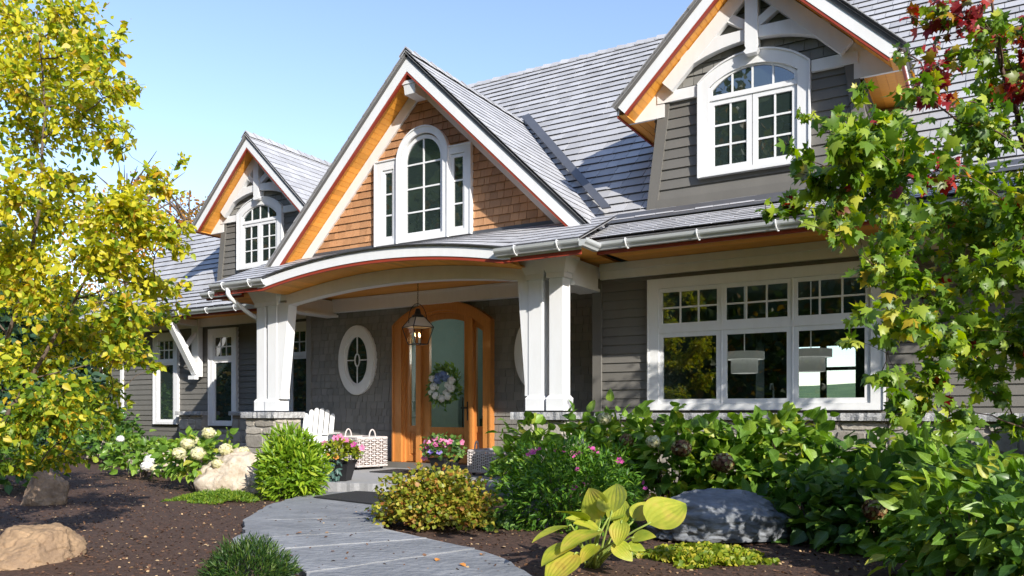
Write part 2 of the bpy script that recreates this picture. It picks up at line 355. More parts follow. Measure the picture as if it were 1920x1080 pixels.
# ------------------------------------------------------------------ leaves
TPL = {
 'oval': ([(0,0,0),(.30,.28,.07),(.27,.66,.06),(0,1,-.06),(-.27,.66,.06),(-.30,.28,.07),(0,.5,0)], [(0,1,2,6),(2,3,6),(6,3,4),(0,6,4,5)]),
 'round': ([(0,0,0),(.40,.25,.06),(.42,.6,.05),(0,1,-.08),(-.42,.6,.05),(-.40,.25,.06),(0,.5,0)], [(0,1,2,6),(2,3,6),(6,3,4),(0,6,4,5)]),
 'lance': ([(0,0,0),(.15,.35,.03),(0,1,-.1),(-.15,.35,.03)], [(0,1,2),(0,2,3)]),
 'needle': ([(0,0,0),(.07,.5,0),(0,1,0),(-.07,.5,0)], [(0,1,2,3)]),
 'petal': ([(0,0,0),(.45,.45,.12),(.25,1,.05),(-.25,1,.05),(-.45,.45,.12)], [(0,1,2,3,4)]),
 'maple': ([(0,.36,.05),(0,0,-.02),(.09,.13,.01),(.32,.0,-.08),(.29,.17,-.02),(.55,.40,-.17),(.36,.46,-.03),(.37,.66,-.09),(.19,.64,.0),(.02,1,-.24),
            (-.17,.62,.0),(-.39,.63,-.12),(-.33,.45,-.03),(-.55,.33,-.15),(-.28,.19,-.02),(-.33,.03,-.10),(-.09,.14,.01)],
           [(0,i,i+1) for i in range(1,16)] + [(0,16,1)]),
}
def hi_leaf(w, n=7, cols=(-1,-.55,0,.55,1), p=.8, cup=.10, droop=.16, wav=.02):
    v, f = [], []
    for i in range(n):
        y = i/(n-1); ww = w*max(.015, math.sin(math.pi*min(1, y**p))**.8*(1-.25*y))
        for c in cols: v.append((c*ww, y, cup*abs(c)**1.5*math.sin(math.pi*y) - droop*y*y + wav*math.sin(y*13+c*2)*abs(c)))
    k = len(cols)
    for i in range(n-1):
        for j in range(k-1): f.append((i*k+j, i*k+j+1, (i+1)*k+j+1, (i+1)*k+j))
    return v, f
TPL['broad'] = hi_leaf(.40, p=.74); TPL['point'] = hi_leaf(.29, p=.80, cup=.08, droop=.22); TPL['birch'] = hi_leaf(.36, 5, (-1,0,1), .66, .10, .10, .0)
TPL['spear'] = hi_leaf(.15, 5, (-1,0,1), .85, .05, .20, .0)
def unit(a): return a / np.maximum(np.linalg.norm(a, axis=1, keepdims=True), 1e-9)
def leaves(name, P, A, Nn, S, tpl, mat, parent=None, mi=None, W=None):
    tv, tf = TPL[tpl]; tv = np.array(tv); K = len(tv); N = len(P)
    A = unit(A); Nn = unit(Nn - A * (Nn*A).sum(1, keepdims=True)); B = np.cross(A, Nn)
    wx = 1 if W is None else W[:,None,None]
    V = P[:,None,:] + S[:,None,None] * (tv[None,:,0:1]*wx*B[:,None,:] + tv[None,:,1:2]*A[:,None,:] + tv[None,:,2:3]*Nn[:,None,:])
    loops = np.concatenate([np.array(f) for f in tf]); tot = np.array([len(f) for f in tf]); nl = len(loops); nf = len(tf)
    me = bpy.data.meshes.new(name); me.vertices.add(N*K); me.vertices.foreach_set('co', V.reshape(-1).astype(np.float32))
    me.loops.add(N*nl); me.loops.foreach_set('vertex_index', (np.arange(N)[:,None]*K + loops[None,:]).reshape(-1).astype(np.int32))
    me.polygons.add(N*nf); st = np.concatenate([[0], np.cumsum(tot)[:-1]])
    me.polygons.foreach_set('loop_start', (np.arange(N)[:,None]*nl + st[None,:]).reshape(-1).astype(np.int32))
    if mi is not None: me.polygons.foreach_set('material_index', np.repeat(mi, nf).astype(np.int32))
    if tpl in ('broad','point'):
        me.polygons.foreach_set('use_smooth', np.ones(N*nf, bool)); ul = me.uv_layers.new(name='UVMap')
        ul.data.foreach_set('uv', np.tile(tv[loops,:2], (N,1)).reshape(-1).astype(np.float32))
    me.update(calc_edges=True); me.validate()
    return link(name, me, mat, parent)
def sph(n, g): return unit(g.normal(size=(n,3)))
def dome(n, c, r, g, shell=.5, lump=.22, low=-.25, fr=2.6):
    """points and outward directions through a lumpy ellipsoid; low = lowest direction kept"""
    d = sph(n*3, g); d = d[d[:,2] > low][:n]
    k = np.array([1 + lump*noise.noise(Vector(q)*fr + Vector((c[0]*3, c[1]*3, 0))) * 1.6 for q in d])
    rr = (shell + (1-shell)*g.random(len(d))**.6) * k
    return np.array(c) + d * np.array(r) * rr[:,None], d

def bush(name, label, cat, c, r, n, size, tpl, mat, seed, stems=8, up=.5, droop=.2, shell=.45, lump=.25, low=-.2, group=None, W=None, jitter=.6, foliage='foliage', stemmat=None, zg=-.13, fr=2.6):
    g = np.random.default_rng(seed); o = empty(name, label, cat, group)
    o.location = (c[0], c[1], zg)
    cl = (0, 0, c[2]-zg)
    P, d = dome(n, cl, r, g, shell, lump, low, fr)
    keep = P[:,2] > .01; P, d = P[keep], d[keep]; n = len(P)
    A = d + g.normal(size=(n,3))*jitter + np.array([0,0,-droop]); Nn = d*.6 + np.array([0,0,up]) + g.normal(size=(n,3))*.45
    S = size * g.uniform(.6, 1.25, n)
    leaves(foliage, P, A, Nn, S, tpl, mat, o)
    if stems:
        mb = MB(); rr = random.Random(seed)
        for k in range(stems):
            a = rr.uniform(0, 6.28); q = rr.uniform(.2, .8); t = Vector((math.cos(a)*r[0]*q, math.sin(a)*r[1]*q, cl[2] + r[2]*rr.uniform(.1,.6)))
            b = Vector((math.cos(a)*r[0]*.15, math.sin(a)*r[1]*.15, -.03)); mb.tube([b, b.lerp(t,.5)+Vector((0,0,.04)), t], [.009,.007,.003], 5)
        mb.build('stems', stemmat or BARK, o)
    return o
def flowerhead(name, c, r, n, size, mat, parent, seed, tpl='petal', squash=.85):
    g = np.random.default_rng(seed); d = sph(n, g); P = np.array(c) + d*np.array([r, r, r*squash])
    A = np.cross(d, sph(n, g)); Nn = d + g.normal(size=(n,3))*.3
    P = np.array(c) + (P-np.array(c))*g.uniform(.72,1,(n,1)) - unit(A)*size*.5
    return leaves(name, P, A, Nn, size*g.uniform(.7,1.2,n), tpl, mat, parent)
def blossom(c, r, mat, parent, seed, name='flower', face=(0.3,-.7,.6)):     # five petals facing out
    g = np.random.default_rng(seed); f = unit(np.array([face]) + g.normal(size=(1,3))*.4)
    a = unit(np.cross(f, sph(1, g)))[0]; b = np.cross(f[0], a); k = 5
    A = np.array([a*math.cos(t)+b*math.sin(t)+f[0]*.25 for t in np.linspace(0, 2*math.pi, k, False)])
    return leaves(name, np.repeat([c], k, 0), A, np.repeat(f, k, 0), np.full(k, r), 'petal', mat, parent)
# ------------------------------------------------------------------ house
H = empty('house', 'grey shingled house with cedar centre gable, white trim and arched wooden door', 'house')
def cover(mb, pts, up, nrm, expo, wr, **k):
    n = Vector(nrm).normalized(); uy = Vector(up); uy = (uy - n*uy.dot(n)).normalized(); ux = uy.cross(n); o = Vector(pts[0])
    lap(mb, [((Vector(p)-o).dot(ux), (Vector(p)-o).dot(uy)) for p in pts], o, ux, uy, expo, wr, **k)
def planks(mb, pts, run, nrm, wd=.1, seed=1):
    cover(mb, pts, run, nrm, 9, (wd*.98, wd*1.02), tb=.006, tt=.006, gap=.006, seed=seed)
def wallxz(mb, xz, y, expo, wr, **k): cover(mb, [(x, y, z) for x, z in xz], (0,0,1), (0,-1,0), expo, wr, **k)
CB = dict(tb=.0205, tt=.003, jit=0)
SH = dict(tb=.0205, tt=.003, gap=.007, jit=.0, emi=1)
RS = dict(tt=.004, gap=.008, jit=.004, emi=1)

def arc(x0, x1, zs, rise, n=22):            # from right spring to left spring
    a = (x1-x0)/2; cx = (x0+x1)/2
    if rise <= 1e-4: return [(x1 + (x0-x1)*i/n, zs) for i in range(n+1)]
    r = (a*a + rise*rise)/(2*rise); t = math.asin(min(1, a/r)) if rise <= a else math.pi - math.asin(a/r)
    return [(cx + r*math.sin(t*(1-2*i/n)), zs + r*math.cos(t*(1-2*i/n)) - (r-rise)) for i in range(n+1)]
def arcz(x, x0, x1, zs, rise):
    if rise <= 1e-4: return zs
    a = (x1-x0)/2; r = (a*a+rise*rise)/(2*rise); return zs + math.sqrt(max(0, r*r-(x-(x0+x1)/2)**2)) - (r-rise)
def shape(x0, x1, z0, zs, rise): return [(x0,z0),(x1,z0)] + arc(x0, x1, zs, rise)
def light(parent, y, x0, x1, z0, zs, rise, fr, cols, rows, glassm, zrows=None):
    a = shape(x0,x1,z0,zs,rise); f2 = fr*.9
    ri = max(0, rise - (0 if rise == 0 else fr*.25)); b = shape(x0+fr, x1-fr, z0+fr, zs - (fr if rise == 0 else fr*.75*1), ri)
    s = MB(); s.ringY(a, b, y-.046, y-.012); sash = s.build('sash', WHITE, parent)
    p = MB(); p.pY(b, y-.026, y-.022); p.build('pane', glassm, parent)
    m = MB(); t = .011; zt = zs-(fr if rise == 0 else fr*.75)
    for c in range(1, cols):
        x = x0+fr + (x1-x0-2*fr)*c/cols; m.box(x-t, x+t, y-.038, y-.0262, z0+fr, arcz(x, x0+fr, x1-fr, zt, ri)-.001)
    zz = zrows if zrows else [z0+fr + (zt-z0-fr)*r/rows for r in range(1, rows)]
    for z in zz: m.box(x0+fr+.001, x1-fr-.001, y-.037, y-.0264, z-t, z+t)
    if m.v: m.build('muntins', WHITE, parent)
    return sash
def casing(name, y, x0, x1, z0, zs, rise, cw, sill=True, parent=None, proud=.068, mb=None, cb=None, ct=None):
    m = mb or MB(); cb = cw if cb is None else cb; ct = cw if ct is None else ct
    A = shape(x0,x1,z0,zs,rise); B = shape(x0+cw,x1-cw,z0+cb,zs-(ct if rise == 0 else ct*.45), max(0, rise-(0 if rise == 0 else ct*.55)))
    m.ringY(A, B, y-proud, y-.002)
    A2 = shape(x0-.018,x1+.018,z0-.0,zs+(.018 if rise==0 else .01),rise+.008 if rise else 0); m.ringY(A2, A, y-proud-.016, y-.004)     # back band
    if mb: return None
    return m.build(name, WHITE, parent or H)

# --- walls -----------------------------------------------------------------
YW, YD, YL, YG = 9.70, 10.40, 11.30, 9.30
mb = MB()                                   # right wing, clapboard round the kitchen window
for poly in ([(-4.41,.86),(-3.70,.86),(-3.70,2.75),(-4.41,2.75)], [(-3.70,2.52),(-1.0,2.52),(-1.0,2.75),(-3.70,2.75)],
             [(-3.70,.86),(-1.0,.86),(-1.0,1.0),(-3.70,1.0)], [(-1.0,.86),(6.5,.86),(6.5,2.75),(-1.0,2.75)]):
    wallxz(mb, poly, YW, .118, None, v0=None if poly[0][1] < 1 else -.02, seed=3, **CB)
mb.build('clapboard_wall', SIDING, H)
mb = MB(); mb.bbox(-4.55,-4.41,YW-.035,YW+.7,.92,2.7); mb.build('corner_board', SIDING, H)
mb = MB(); wallxz(mb, [(-18,-.1),(-10.5,-.1),(-10.5,2.8),(-18,2.8)], YL, .118, None, seed=5, **CB); mb.build('clapboard_wall', SIDING, H)
mb = MB(); mb.bbox(-17.62,-17.5,YL-.04,YL+.1,-.1,2.8); mb.build('corner_board', WHITE, H)
DX0, DX1, DZ0, DZS, DR = -8.48, -6.59, .09, 2.345, .335
def door_hole(x, z): return DX0+.05 < x < DX1-.05 and z < arcz(x, DX0, DX1, DZS, DR)-.05
_lap = lap
mb = MB(); full = MB(); wallxz(full, [(-10.55,.0),(-4.4,.0),(-4.4,2.9),(-10.55,2.9)], YD, .122, (.09,.17), seed=7, base=False, **SH)
i = 0; drop = set()
for fi, f in enumerate(full.f):
    if all(door_hole(full.v[k][0], full.v[k][2]) for k in f): drop.add(fi)
mb.v = full.v; mb.f = [f for fi, f in enumerate(full.f) if fi not in drop]; mb.m = [q for fi, q in enumerate(full.m) if fi not in drop]
for x0,x1,z0,z1 in ((-10.55,-8.4,0,2.9),(-6.67,-4.4,0,2.9),(-8.4,-6.67,2.6,2.9)): mb.box(x0,x1,YD-.001,YD+.03,z0,z1)
mb.build('shingle_wall', [SHINGLE, SHEDGE], H)
mb = MB(); mb.bbox(-10.6,-10.48,YD-.03,YD+.9,0,2.9); mb.build('corner_board', SHINGLE, H)
for a, b in ((-10.48,-8.5),(-6.57,-4.5)): mb = MB(); mb.box(a,b,YD-.045,YD-.02,0,.1); mb.build('skirting_board', SIDING, H)
# cedar gable wall
GX, GZ, GK = -7.12, 6.09, .978
mb = MB(); wallxz(mb, [(-9.75,3.2),(-4.45,3.2),(GX,GZ-.36)], YG, .113, (.08,.19), seed=11, **SH); mb.build('gable_wall', [CEDAR, CEDGE], H)
# hidden end wall of the main block
mb = MB(); cover(mb, [(-10.55,9.6,2.9),(-10.55,18,2.9),(-10.55,14,7.7)], (0,0,1), (-1,0,0), .12, None, seed=2, **CB)
cover(mb, [(-10.55,10.4,-.1),(-10.55,18,-.1),(-10.55,18,2.95),(-10.55,10.4,2.95)], (0,0,1), (-1,0,0), .12, None, seed=2, **CB)
mb.build('end_wall', SIDING, H)
mb = MB(); cover(mb, [(-17.6,YL,-.1),(-17.6,18,-.1),(-17.6,18,3.4),(-17.6,14.4,6.5),(-17.6,YL,3.4)], (0,0,1), (-1,0,0), .12, None, seed=2, **CB); mb.build('end_wall', SIDING, H)
mb = MB(); mb.box(-18,6.5,17.9,18,-.1,1.0); mb.box(-18,-4.0,17.9,18,1,3.3); mb.box(2.2,6.5,17.9,18,1,3.3); mb.box(-4,2.2,17.9,18,2.6,3.3)
mb.build('back_wall', SIDING, H)

# --- roofs -------------------------------------------------------------------
def rz(y): return y - 6.145            # upper main roof
RIDY = 14.04
def roof_part(name, polys, seed, expo=.215, wr=(.17,.34), tb=.027):
    mb = MB(); dk = MB()
    for pts, nrm in polys:
        cover(mb, pts, (0,0,1), nrm, expo, wr, seed=seed, tb=tb, **RS); seed += 1
        n = Vector(nrm).normalized(); dk.prism([Vector(p)-n*.032 for p in pts], -n*.05)
    o = mb.build(name, [ROOF, SLEDGE], H); dk.build('roof_deck', EDGE, o); return o
N45 = (0,-1,1)
ro = roof_part('main_roof', [([(-10.7,9.55,rz(9.55)),(7,9.55,rz(9.55)),(7,RIDY,rz(RIDY)),(-10.7,RIDY,rz(RIDY))], N45),
                             ([(-10.7,18.5,rz(9.55)),(-10.7,RIDY,rz(RIDY)),(7,RIDY,rz(RIDY)),(7,18.5,rz(9.55))], (0,1,1))], 21)
def ridge_cap(p, q, parent, wd=.15, seed=1, pitch=1.0):
    mb = MB(); p, q = Vector(p), Vector(q); d = (q-p); L = d.length; d.normalize(); r = d.cross(Vector((0,0,1))).normalized(); n = max(1, int(L/.2))
    for i in range(n):
        a = p + d*(L*i/n); b = p + d*(L*(i+1.25)/n); u0, u1 = Vector((0,0,.034+(i%2)*.012)), Vector((0,0,.012))
        dn = Vector((0,0,-wd*pitch*.8))
        mb.add([a-r*wd*.8+dn+u0, a+u0, a+r*wd*.8+dn+u0, b-r*wd*.8+dn+u1, b+u1, b+r*wd*.8+dn+u1,
                a-r*wd*.8+dn+u0-Vector((0,0,.025)), a+u0-Vector((0,0,.025)), a+r*wd*.8+dn+u0-Vector((0,0,.025))],
               [(0,1,4,3),(1,2,5,4),(6,7,1,0),(7,8,2,1),(6,0,3),(2,8,5)])
    mb.build('ridge_cap', ROOF, parent)
ridge_cap((-10.7,RIDY,rz(RIDY)+.02), (7,RIDY,rz(RIDY)+.02), ro)
LP = (0,-.5,1.0)
def lowz(y): return 2.985 + (y-8.56)*.385
r2 = roof_part('lower_roof', [([(-4.22,8.56,lowz(8.56)),(7,8.56,lowz(8.56)),(7,9.56,lowz(9.56)),(-4.22,9.56,lowz(9.56))], (0,-.385,1))], 31, expo=.15, tb=.011)
mb = MB(); mb.prism([(-4.25,9.50,lowz(9.50)+.032),(7,9.50,lowz(9.50)+.032),(7,9.62,rz(9.62)+.036),(-4.25,9.62,rz(9.62)+.036)], (0,0,.006)); mb.build('flashing', FLASH, r2)
r3 = roof_part('lower_roof', [([(-11.35,8.75,2.985),(-10.1,8.75,2.985),(-10.1,9.85,3.46),(-11.35,9.85,3.46)], (0,-.43,1)),
                              ([(-11.35,9.85,3.46),(-10.1,9.85,3.46),(-10.1,11.6,4.4),(-11.35,11.6,4.4)], (0,-.55,1))], 33, expo=.17, tb=.014)
def lz(y): return 3.56 + (y-11.27)
r4 = roof_part('wing_roof', [([(-18.05,10.42,3.02),(-10.3,10.42,3.02),(-10.3,11.27,3.56),(-18.05,11.27,3.56)], (0,-.635,1)),
                             ([(-18.05,11.27,3.56),(-10.3,11.27,3.56),(-10.3,14.4,lz(14.4)),(-18.05,14.4,lz(14.4))], N45),
                             ([(-18.05,18.4,2.7),(-18.05,14.4,lz(14.4)),(-10.3,14.4,lz(14.4)),(-10.3,18.4,2.7)], (0,1,1))], 41)
mb = MB(); mb.pY([], 0, 0) if 0 else None
mb.prism([(-18.08,10.42,2.9),(-18.08,11.27,3.44),(-18.08,14.4,6.55),(-18.08,14.4,6.33),(-18.08,11.3,3.26),(-18.08,10.42,2.74)], (.04,0,0)); mb.build('bargeboard', WHITE, r4)

def gable_band(mb, X0, Za, k, h, d0, d1, y0, y1, sides=(-1,1), mi=0):
    c = 1/math.sqrt(1+k*k)
    for s in sides:
        def pt(d): return (X0 + s*(h - k*c*d), Za - k*h - c*d)
        P = [pt(d0), (X0, Za-d0/c), (X0, Za-d1/c), pt(d1)]
        mb.pY(P if s < 0 else P[::-1], y0, y1, mi)
def gable_roof(name, X0, Za, k, h, Yf, Yw, backY, seed, bw=.20, rt=.075, trim=.155, soff_run=None):
    c = 1/math.sqrt(1+k*k); mb = MB(); dk = MB(); so = MB(); sf = MB()
    for s in (-1, 1):
        n = Vector((s*k, 0, 1)).normalized(); ze = Za-k*h
        P = [(X0+s*(h+.03), Yf-.03, ze-.03*k), (X0, Yf-.03, Za), (X0, backY(Za), Za), (X0+s*(h+.03), backY(ze-.03), ze-.03*k)]
        cover(mb, P, (0,0,1), n, .2, (.16,.3), seed=seed+s, tb=.013, **RS)
        dk.prism([Vector(p)-n*.032+Vector((0,.02,0)) for p in P], -n*(rt-.03))
        d = rt+bw-.015
        def pt(d, y): return Vector((X0 + s*(h - k*c*d), y, Za - k*h - c*d))
        Q = [pt(d, Yf+.04), Vector((X0, Yf+.04, Za-d/c)), Vector((X0, Yw, Za-d/c)), pt(d, Yw)]
        planks(sf, Q, (0,1,0), -n, .088, seed=seed)
    o = mb.build(name, [ROOF, SLEDGE], H); dk.build('roof_deck', EDGE, o); sf.build('soffit', FIR, o)
    b = MB(); gable_band(b, X0, Za, k, h, rt, rt+bw, Yf, Yf+.038); pass
    b.build('bargeboard', WHITE, o)
    b = MB(); gable_band(b, X0, Za, k, h, rt+bw+.001, rt+bw+.03, Yf+.005, Yf+.05); b.build('red_trim', RED, o)
    b = MB(); gable_band(b, X0, Za, k, h-.05, rt+bw+.0, rt+bw+trim, Yw-.045, Yw-.0); b.build('rake_trim', WHITE, o)
    ridge_cap((X0, Yf-.03, Za+.03), (X0, backY(Za)+.05, Za+.03), o, pitch=k)
    return o
go = gable_roof('gable_roof', GX, GZ, GK, 2.92, 8.92, YG, lambda z: min(z+6.11+.06, 13) if z > 3.5 else 9.62, 51, bw=.135, rt=.07, trim=.155)
mb = MB(); mb.frus(GX-.09,GX+.09,8.99,9.3,5.50, GX-.10,GX+.10,8.97,9.3,5.64); mb.box(GX-.12,GX+.12,8.96,9.3,5.642,5.69); mb.build('ridge_beam', WHITE, go)
for s in (-1,1):      # valley flashing where the gable meets the main roof
    mb = MB(); a = Vector((GX, 12.2, 6.115)); b = Vector((GX+s*2.75, 9.62+.0, 3.545)); o_ = Vector((0,-.02,.062))
    n = Vector((0,-1,1)).normalized(); mb.prism([a+o_, b+o_, b+o_+Vector((s*.13,.0,0)), a+o_+Vector((s*.13,.05,.05))], n*.02); mb.build('valley_flashing', FLASH, go)

# --- dormers (one built, copied) ------------------------------------------
def dormer():
    X0, Za, k, h = -2.405, 6.475, .985, 1.66; made = []
    o = gable_roof('dormer_roof', X0, Za, k, h, 9.30, YW, lambda z: z+6.11+.06, 61, bw=.125, rt=.07, trim=.0); made.append(o)
    ze = Za-k*h; c = 1/math.sqrt(1+k*k); d0 = .195; xi = h-k*c*d0; zi = ze-c*d0
    fz = MB()
    for s in (-1,1): fz.pY([(X0+s*xi,zi-.012),(X0,Za-d0/c),(X0,Za-.345/c),(X0+s*(xi-.15/(c*k)),zi-.012)][::-s], YW-.045, YW-.003)
    for s in (-1,1):
        b = MB(); e = MB(); rd = MB(); xt = X0+s*(xi+.09)
        b.box(min(xt,xt+s*.03),max(xt,xt+s*.03),9.342,10.95,zi-.0,zi+.14)
        rd.box(min(xt,xt+s*.026),max(xt,xt+s*.026),9.342,10.9,zi-.032,zi-.001)
        xw = X0+s*1.12; e.box(min(X0+s*xi,xt),max(X0+s*xi,xt),9.342,YW-.046,zi-.012,zi+.002)
        planks(e, [(xt,YW-.046,zi-.004),(xw,YW-.046,zi-.004),(xw,10.95,zi-.004),(xt,10.95,zi-.004)], (0,1,0), (0,0,-1), .1, seed=3)
        fz.pY([(xt,zi-.014),(xw,zi-.014),(xw,zi+k*(xi-1.12)+.03),(X0+s*xi,zi+.01)][::s], YW-.048, YW-.006)
        b.build('eave_fascia', WHITE, o); e.build('eave_soffit', FIR, o); rd.build('eave_red_trim', RED, o)
    fz.build('rake_trim', WHITE, o)
    m = MB(); wallxz(m, [(-3.74,3.51),(-1.10,3.51),(-1.27,4.87),(-3.58,4.87)], YW, .128, None, seed=62, **CB)
    L = Vector((-3.74,YW,3.51)), Vector((-3.58,YW,4.9)), Vector((-3.60,11.0,4.9)), Vector((-3.75,9.75,3.51))
    cover(m, [(-3.66,YW,3.51),(-3.60,YW,4.9),(-3.60,11.05,4.9),(-3.66,9.72,3.51)], (0,0,1), (-1,0,0), .128, None, seed=2, **CB)
    cover(m, [(-1.2,YW,3.51),(-1.2,9.72,3.51),(-1.25,11.05,4.9),(-1.25,YW,4.9)], (0,0,1), (1,0,0), .128, None, seed=2, **CB)
    wl = m.build('dormer_wall', SIDING, H); made.append(wl)
    m = MB(); wallxz(m, [(-3.62,4.9),(-1.24,4.9),(X0,6.1)], YW, .125, (.1,.22), seed=63, **SH); m.build('gable_shingles', [SHINGLE, SHEDGE], wl)
    for P in ([(-3.78,3.49),(-3.64,3.49),(-3.46,4.88),(-3.60,4.88)], [(-1.20,3.49),(-1.06,3.49),(-1.25,4.88),(-1.39,4.88)]):
        m = MB(); m.pY(P, YW-.04, YW+.05); m.build('corner_board', SIDING, wl)
    m = MB(); m.box(-3.64,-1.20,YW-.042,YW-.001,3.49,3.635); m.build('skirt_board', SIDING, wl)
    for a, b in ((-3.62,-3.10),(-1.74,-1.24)): m = MB(); m.box(a,b,YW-.058,YW-.001,4.865,5.0); m.build('band_board', WHITE, wl)
    # window
    wn = casing('dormer_window', YW, -3.07, -1.77, 3.83, 5.0, .265, .125, cb=.06, ct=.15); made.append(wn)
    light(wn, YW, -2.945, -1.895, 4.79, 4.92, .215, .038, 4, 1, GLD)
    light(wn, YW, -2.945, -2.425, 3.89, 4.765, 0, .062, 2, 3, GLD); light(wn, YW, -2.415, -1.895, 3.89, 4.765, 0, .062, 2, 3, GLD)
    m = MB(); m.box(-3.0,-1.84,YW-.060,YW-.003,4.762,4.793); m.build('mullion', WHITE, wn)
    m = MB(); m.box(-2.945,-1.895,YW-.019,YW-.003,3.88,5.0); m.build('curtain', CURT, wn)
    # open truss
    y0, y1 = 9.565, 9.675; t = MB(); gable_band(t, X0, Za, k, 1.26, .198, .375, y0, y1-.03); tr = t.build('gable_truss', WHITE, H); made.append(tr)
    t = MB(); lo = arc(X0-.88, X0+.88, 5.17, .22, 16); hi = [(x, 5.50 + .02*(1-abs(x-X0)/.9)) if abs(x-X0) < .5 else (x, 5.5-(abs(x-X0)-.5)*.25) for x, z in lo]
    A = lo; n = len(lo)
    for i in range(n-1): t.pY([lo[i+1], lo[i], hi[i], hi[i+1]], y0+.006, y1-.006)
    t.build('collar_beam', WHITE, tr)
    t = MB(); t.pY([(X0-.075,5.30),(X0+.075,5.30),(X0+.075,6.1),(X0-.075,6.1)], y0-.03, y1+.02)
    t.pY([(X0-.06,5.20),(X0+.06,5.20),(X0+.09,5.235),(X0+.06,5.27),(X0+.075,5.30),(X0-.075,5.30),(X0-.06,5.27),(X0-.09,5.235)], y0-.031, y1+.021); t.build('king_post', WHITE, tr)
    for s in (-1,1): t = MB(); t.beam((X0+s*.06,(y0+y1)/2,5.56), (X0+s*.42,(y0+y1)/2,5.80), .1, .085, up=(0,1,0)); t.build('strut', WHITE, tr)
    return made
def copy_tree(o, parent=None):
    c = o.copy(); COL.objects.link(c)
    if parent is not None: c.parent = parent
    for ch in list(o.children): copy_tree(ch, c)
    return c
for o in dormer(): copy_tree(o, H).location = (-10.40, 1.60, .06)

# --- windows -------------------------------------------------------------------
wn = casing('kitchen_window', YW, -3.73, -.98, .94, 2.60, 0, .13, cb=.08, ct=.105)
for a, b in ((-3.605,-2.80),(-2.785,-1.96),(-1.945,-1.115)):
    light(wn, YW, a, b, 1.995, 2.492, 0, .05, 3, 2, GLT); light(wn, YW, a, b, 1.022, 1.925, 0, .058, 1, 1, GLT)
mb = MB(); mb.box(-3.62,-1.1,YW-.058,YW+.05,1.925,1.994)
for x in (-2.7925,-1.9525): mb.box(x-.0075,x+.0075,YW-.055,YW+.05,1.0,2.5)
mb.build('mullion', WHITE, wn)
gw = MB(); casing('', YG, -7.98,-7.50,3.43,4.70,0,.13,mb=gw,proud=.062,cb=.09); casing('', YG, -6.68,-6.24,3.43,4.71,0,.10,mb=gw,proud=.062,cb=.09)
casing('', YG, -7.535,-6.625,3.425,4.635,.455,.085,mb=gw,proud=.082,cb=.09); gw = gw.build('gable_window', WHITE, H)
light(gw, YG, -7.85,-7.62,3.52,4.57,0,.045,1,3,GLD); light(gw, YG, -6.60+.02,-6.33,3.52,4.60,0,.045,1,3,GLD)
light(gw, YG, -7.445,-6.715,3.515,4.62,.365,.055,2,4,GLD, zrows=[3.87,4.22,4.575])
mb = MB(); mb.box(-7.85,-7.62,YG-.02,YG-.003,3.5,4.6); mb.build('curtain', CURT, gw)
for x0, x1, z0 in ((-16.29,-15.46,.64),(-14.38,-13.52,.62),(-12.04,-11.17,.80)):
    t = casing('tall_window', YL, x0, x1, z0, 2.68, 0, .12, cb=.06)
    light(t, YL, x0+.12, x1-.12, 2.06, 2.56, 0, .05, 3, 2, GLD); light(t, YL, x0+.12, x1-.12, z0+.06, 2.02, 0, .05, 1, 1, GLD)
    mb = MB(); mb.box(x0+.1,x1-.1,YL-.062,YL-.002,2.02,2.06); mb.build('mullion', WHITE, t)
    mb = MB(); mb.box(x0+.14,x0+.34,YL-.02,YL-.004,z0+.1,2.0); mb.build('curtain', TEAL, t)
t = casing('right_window', YW, .62, 2.2, .94, 2.60, 0, .14); light(t, YW, .76, 2.06, 1.06, 2.48, 0, .05, 2, 3, GLD); t.name = 'side_window'
def oval(name, cx):
    def el(a, b, cz=1.815, n=40): return [(cx + a*math.cos(2*math.pi*i/n), cz + b*math.sin(2*math.pi*i/n)) for i in range(n)]
    m = MB(); m.ringY(el(.405,.585), el(.285,.455), YD-.075, YD-.002); m.ringY(el(.425,.605), el(.405,.585), YD-.06, YD-.004); o = m.build(name, WHITE, H)
    m = MB(); m.ringY(el(.285,.455), el(.235,.405), YD-.052, YD-.003); m.build('sash', WHITE, o)
    m = MB(); m.pY(el(.236,.406), YD-.034, YD-.028); m.build('pane', GLD, o)
    m = MB(); m.ringY(el(.062,.118), el(.042,.096), YD-.046, YD-.0345)
    for s in (-1,1): m.box(min(cx+s*.06,cx+s*.236),max(cx+s*.06,cx+s*.236),YD-.045,YD-.035,1.806,1.824); m.box(cx-.009,cx+.009,YD-.045,YD-.035,min(1.815+s*.115,1.815+s*.405),max(1.815+s*.115,1.815+s*.405))
    m.build('muntins', WHITE, o)
oval('oval_window', -9.36); oval('oval_window', -5.75)

# --- front door ----------------------------------------------------------------
m = MB(); A = shape(DX0,DX1,DZ0,DZS,DR); B = shape(DX0+.15,DX1-.12,DZ0+.001,DZS-.06,DR-.065)
m.ringY(A[1:]+A[:1], B[1:]+B[:1], YD-.115, YD+.06); m.ringY(*[(shape(DX0-.03,DX1+.03,DZ0,DZS+.01,DR+.018)), A], YD-.135, YD-.01)
A3 = shape(DX0+.15,DX1-.12,DZ0,DZS-.06,DR-.065); B3 = shape(DX0+.19,DX1-.15,DZ0+.001,DZS-.08,DR-.08); m.ringY(A3, B3, YD-.07, YD+.05)
door = m.build('front_door', DOORW, H)
IX0, IX1 = DX0+.19, DX1-.15
def up(x): return arcz(x, IX0, IX1, DZS-.08, DR-.08)
def stile(m, x0, x1, z0, z1, y0, y1, n=4):
    xs = [x0+(x1-x0)*i/n for i in range(n+1)]
    if z1 is None: m.pY([(x0,z0),(x1,z0)] + [(x, up(x)+.01) for x in xs[::-1]], y0, y1)
    else: m.box(x0,x1,y0,y1,z0,z1)
Y1 = YD-.025; Y2 = YD+.03
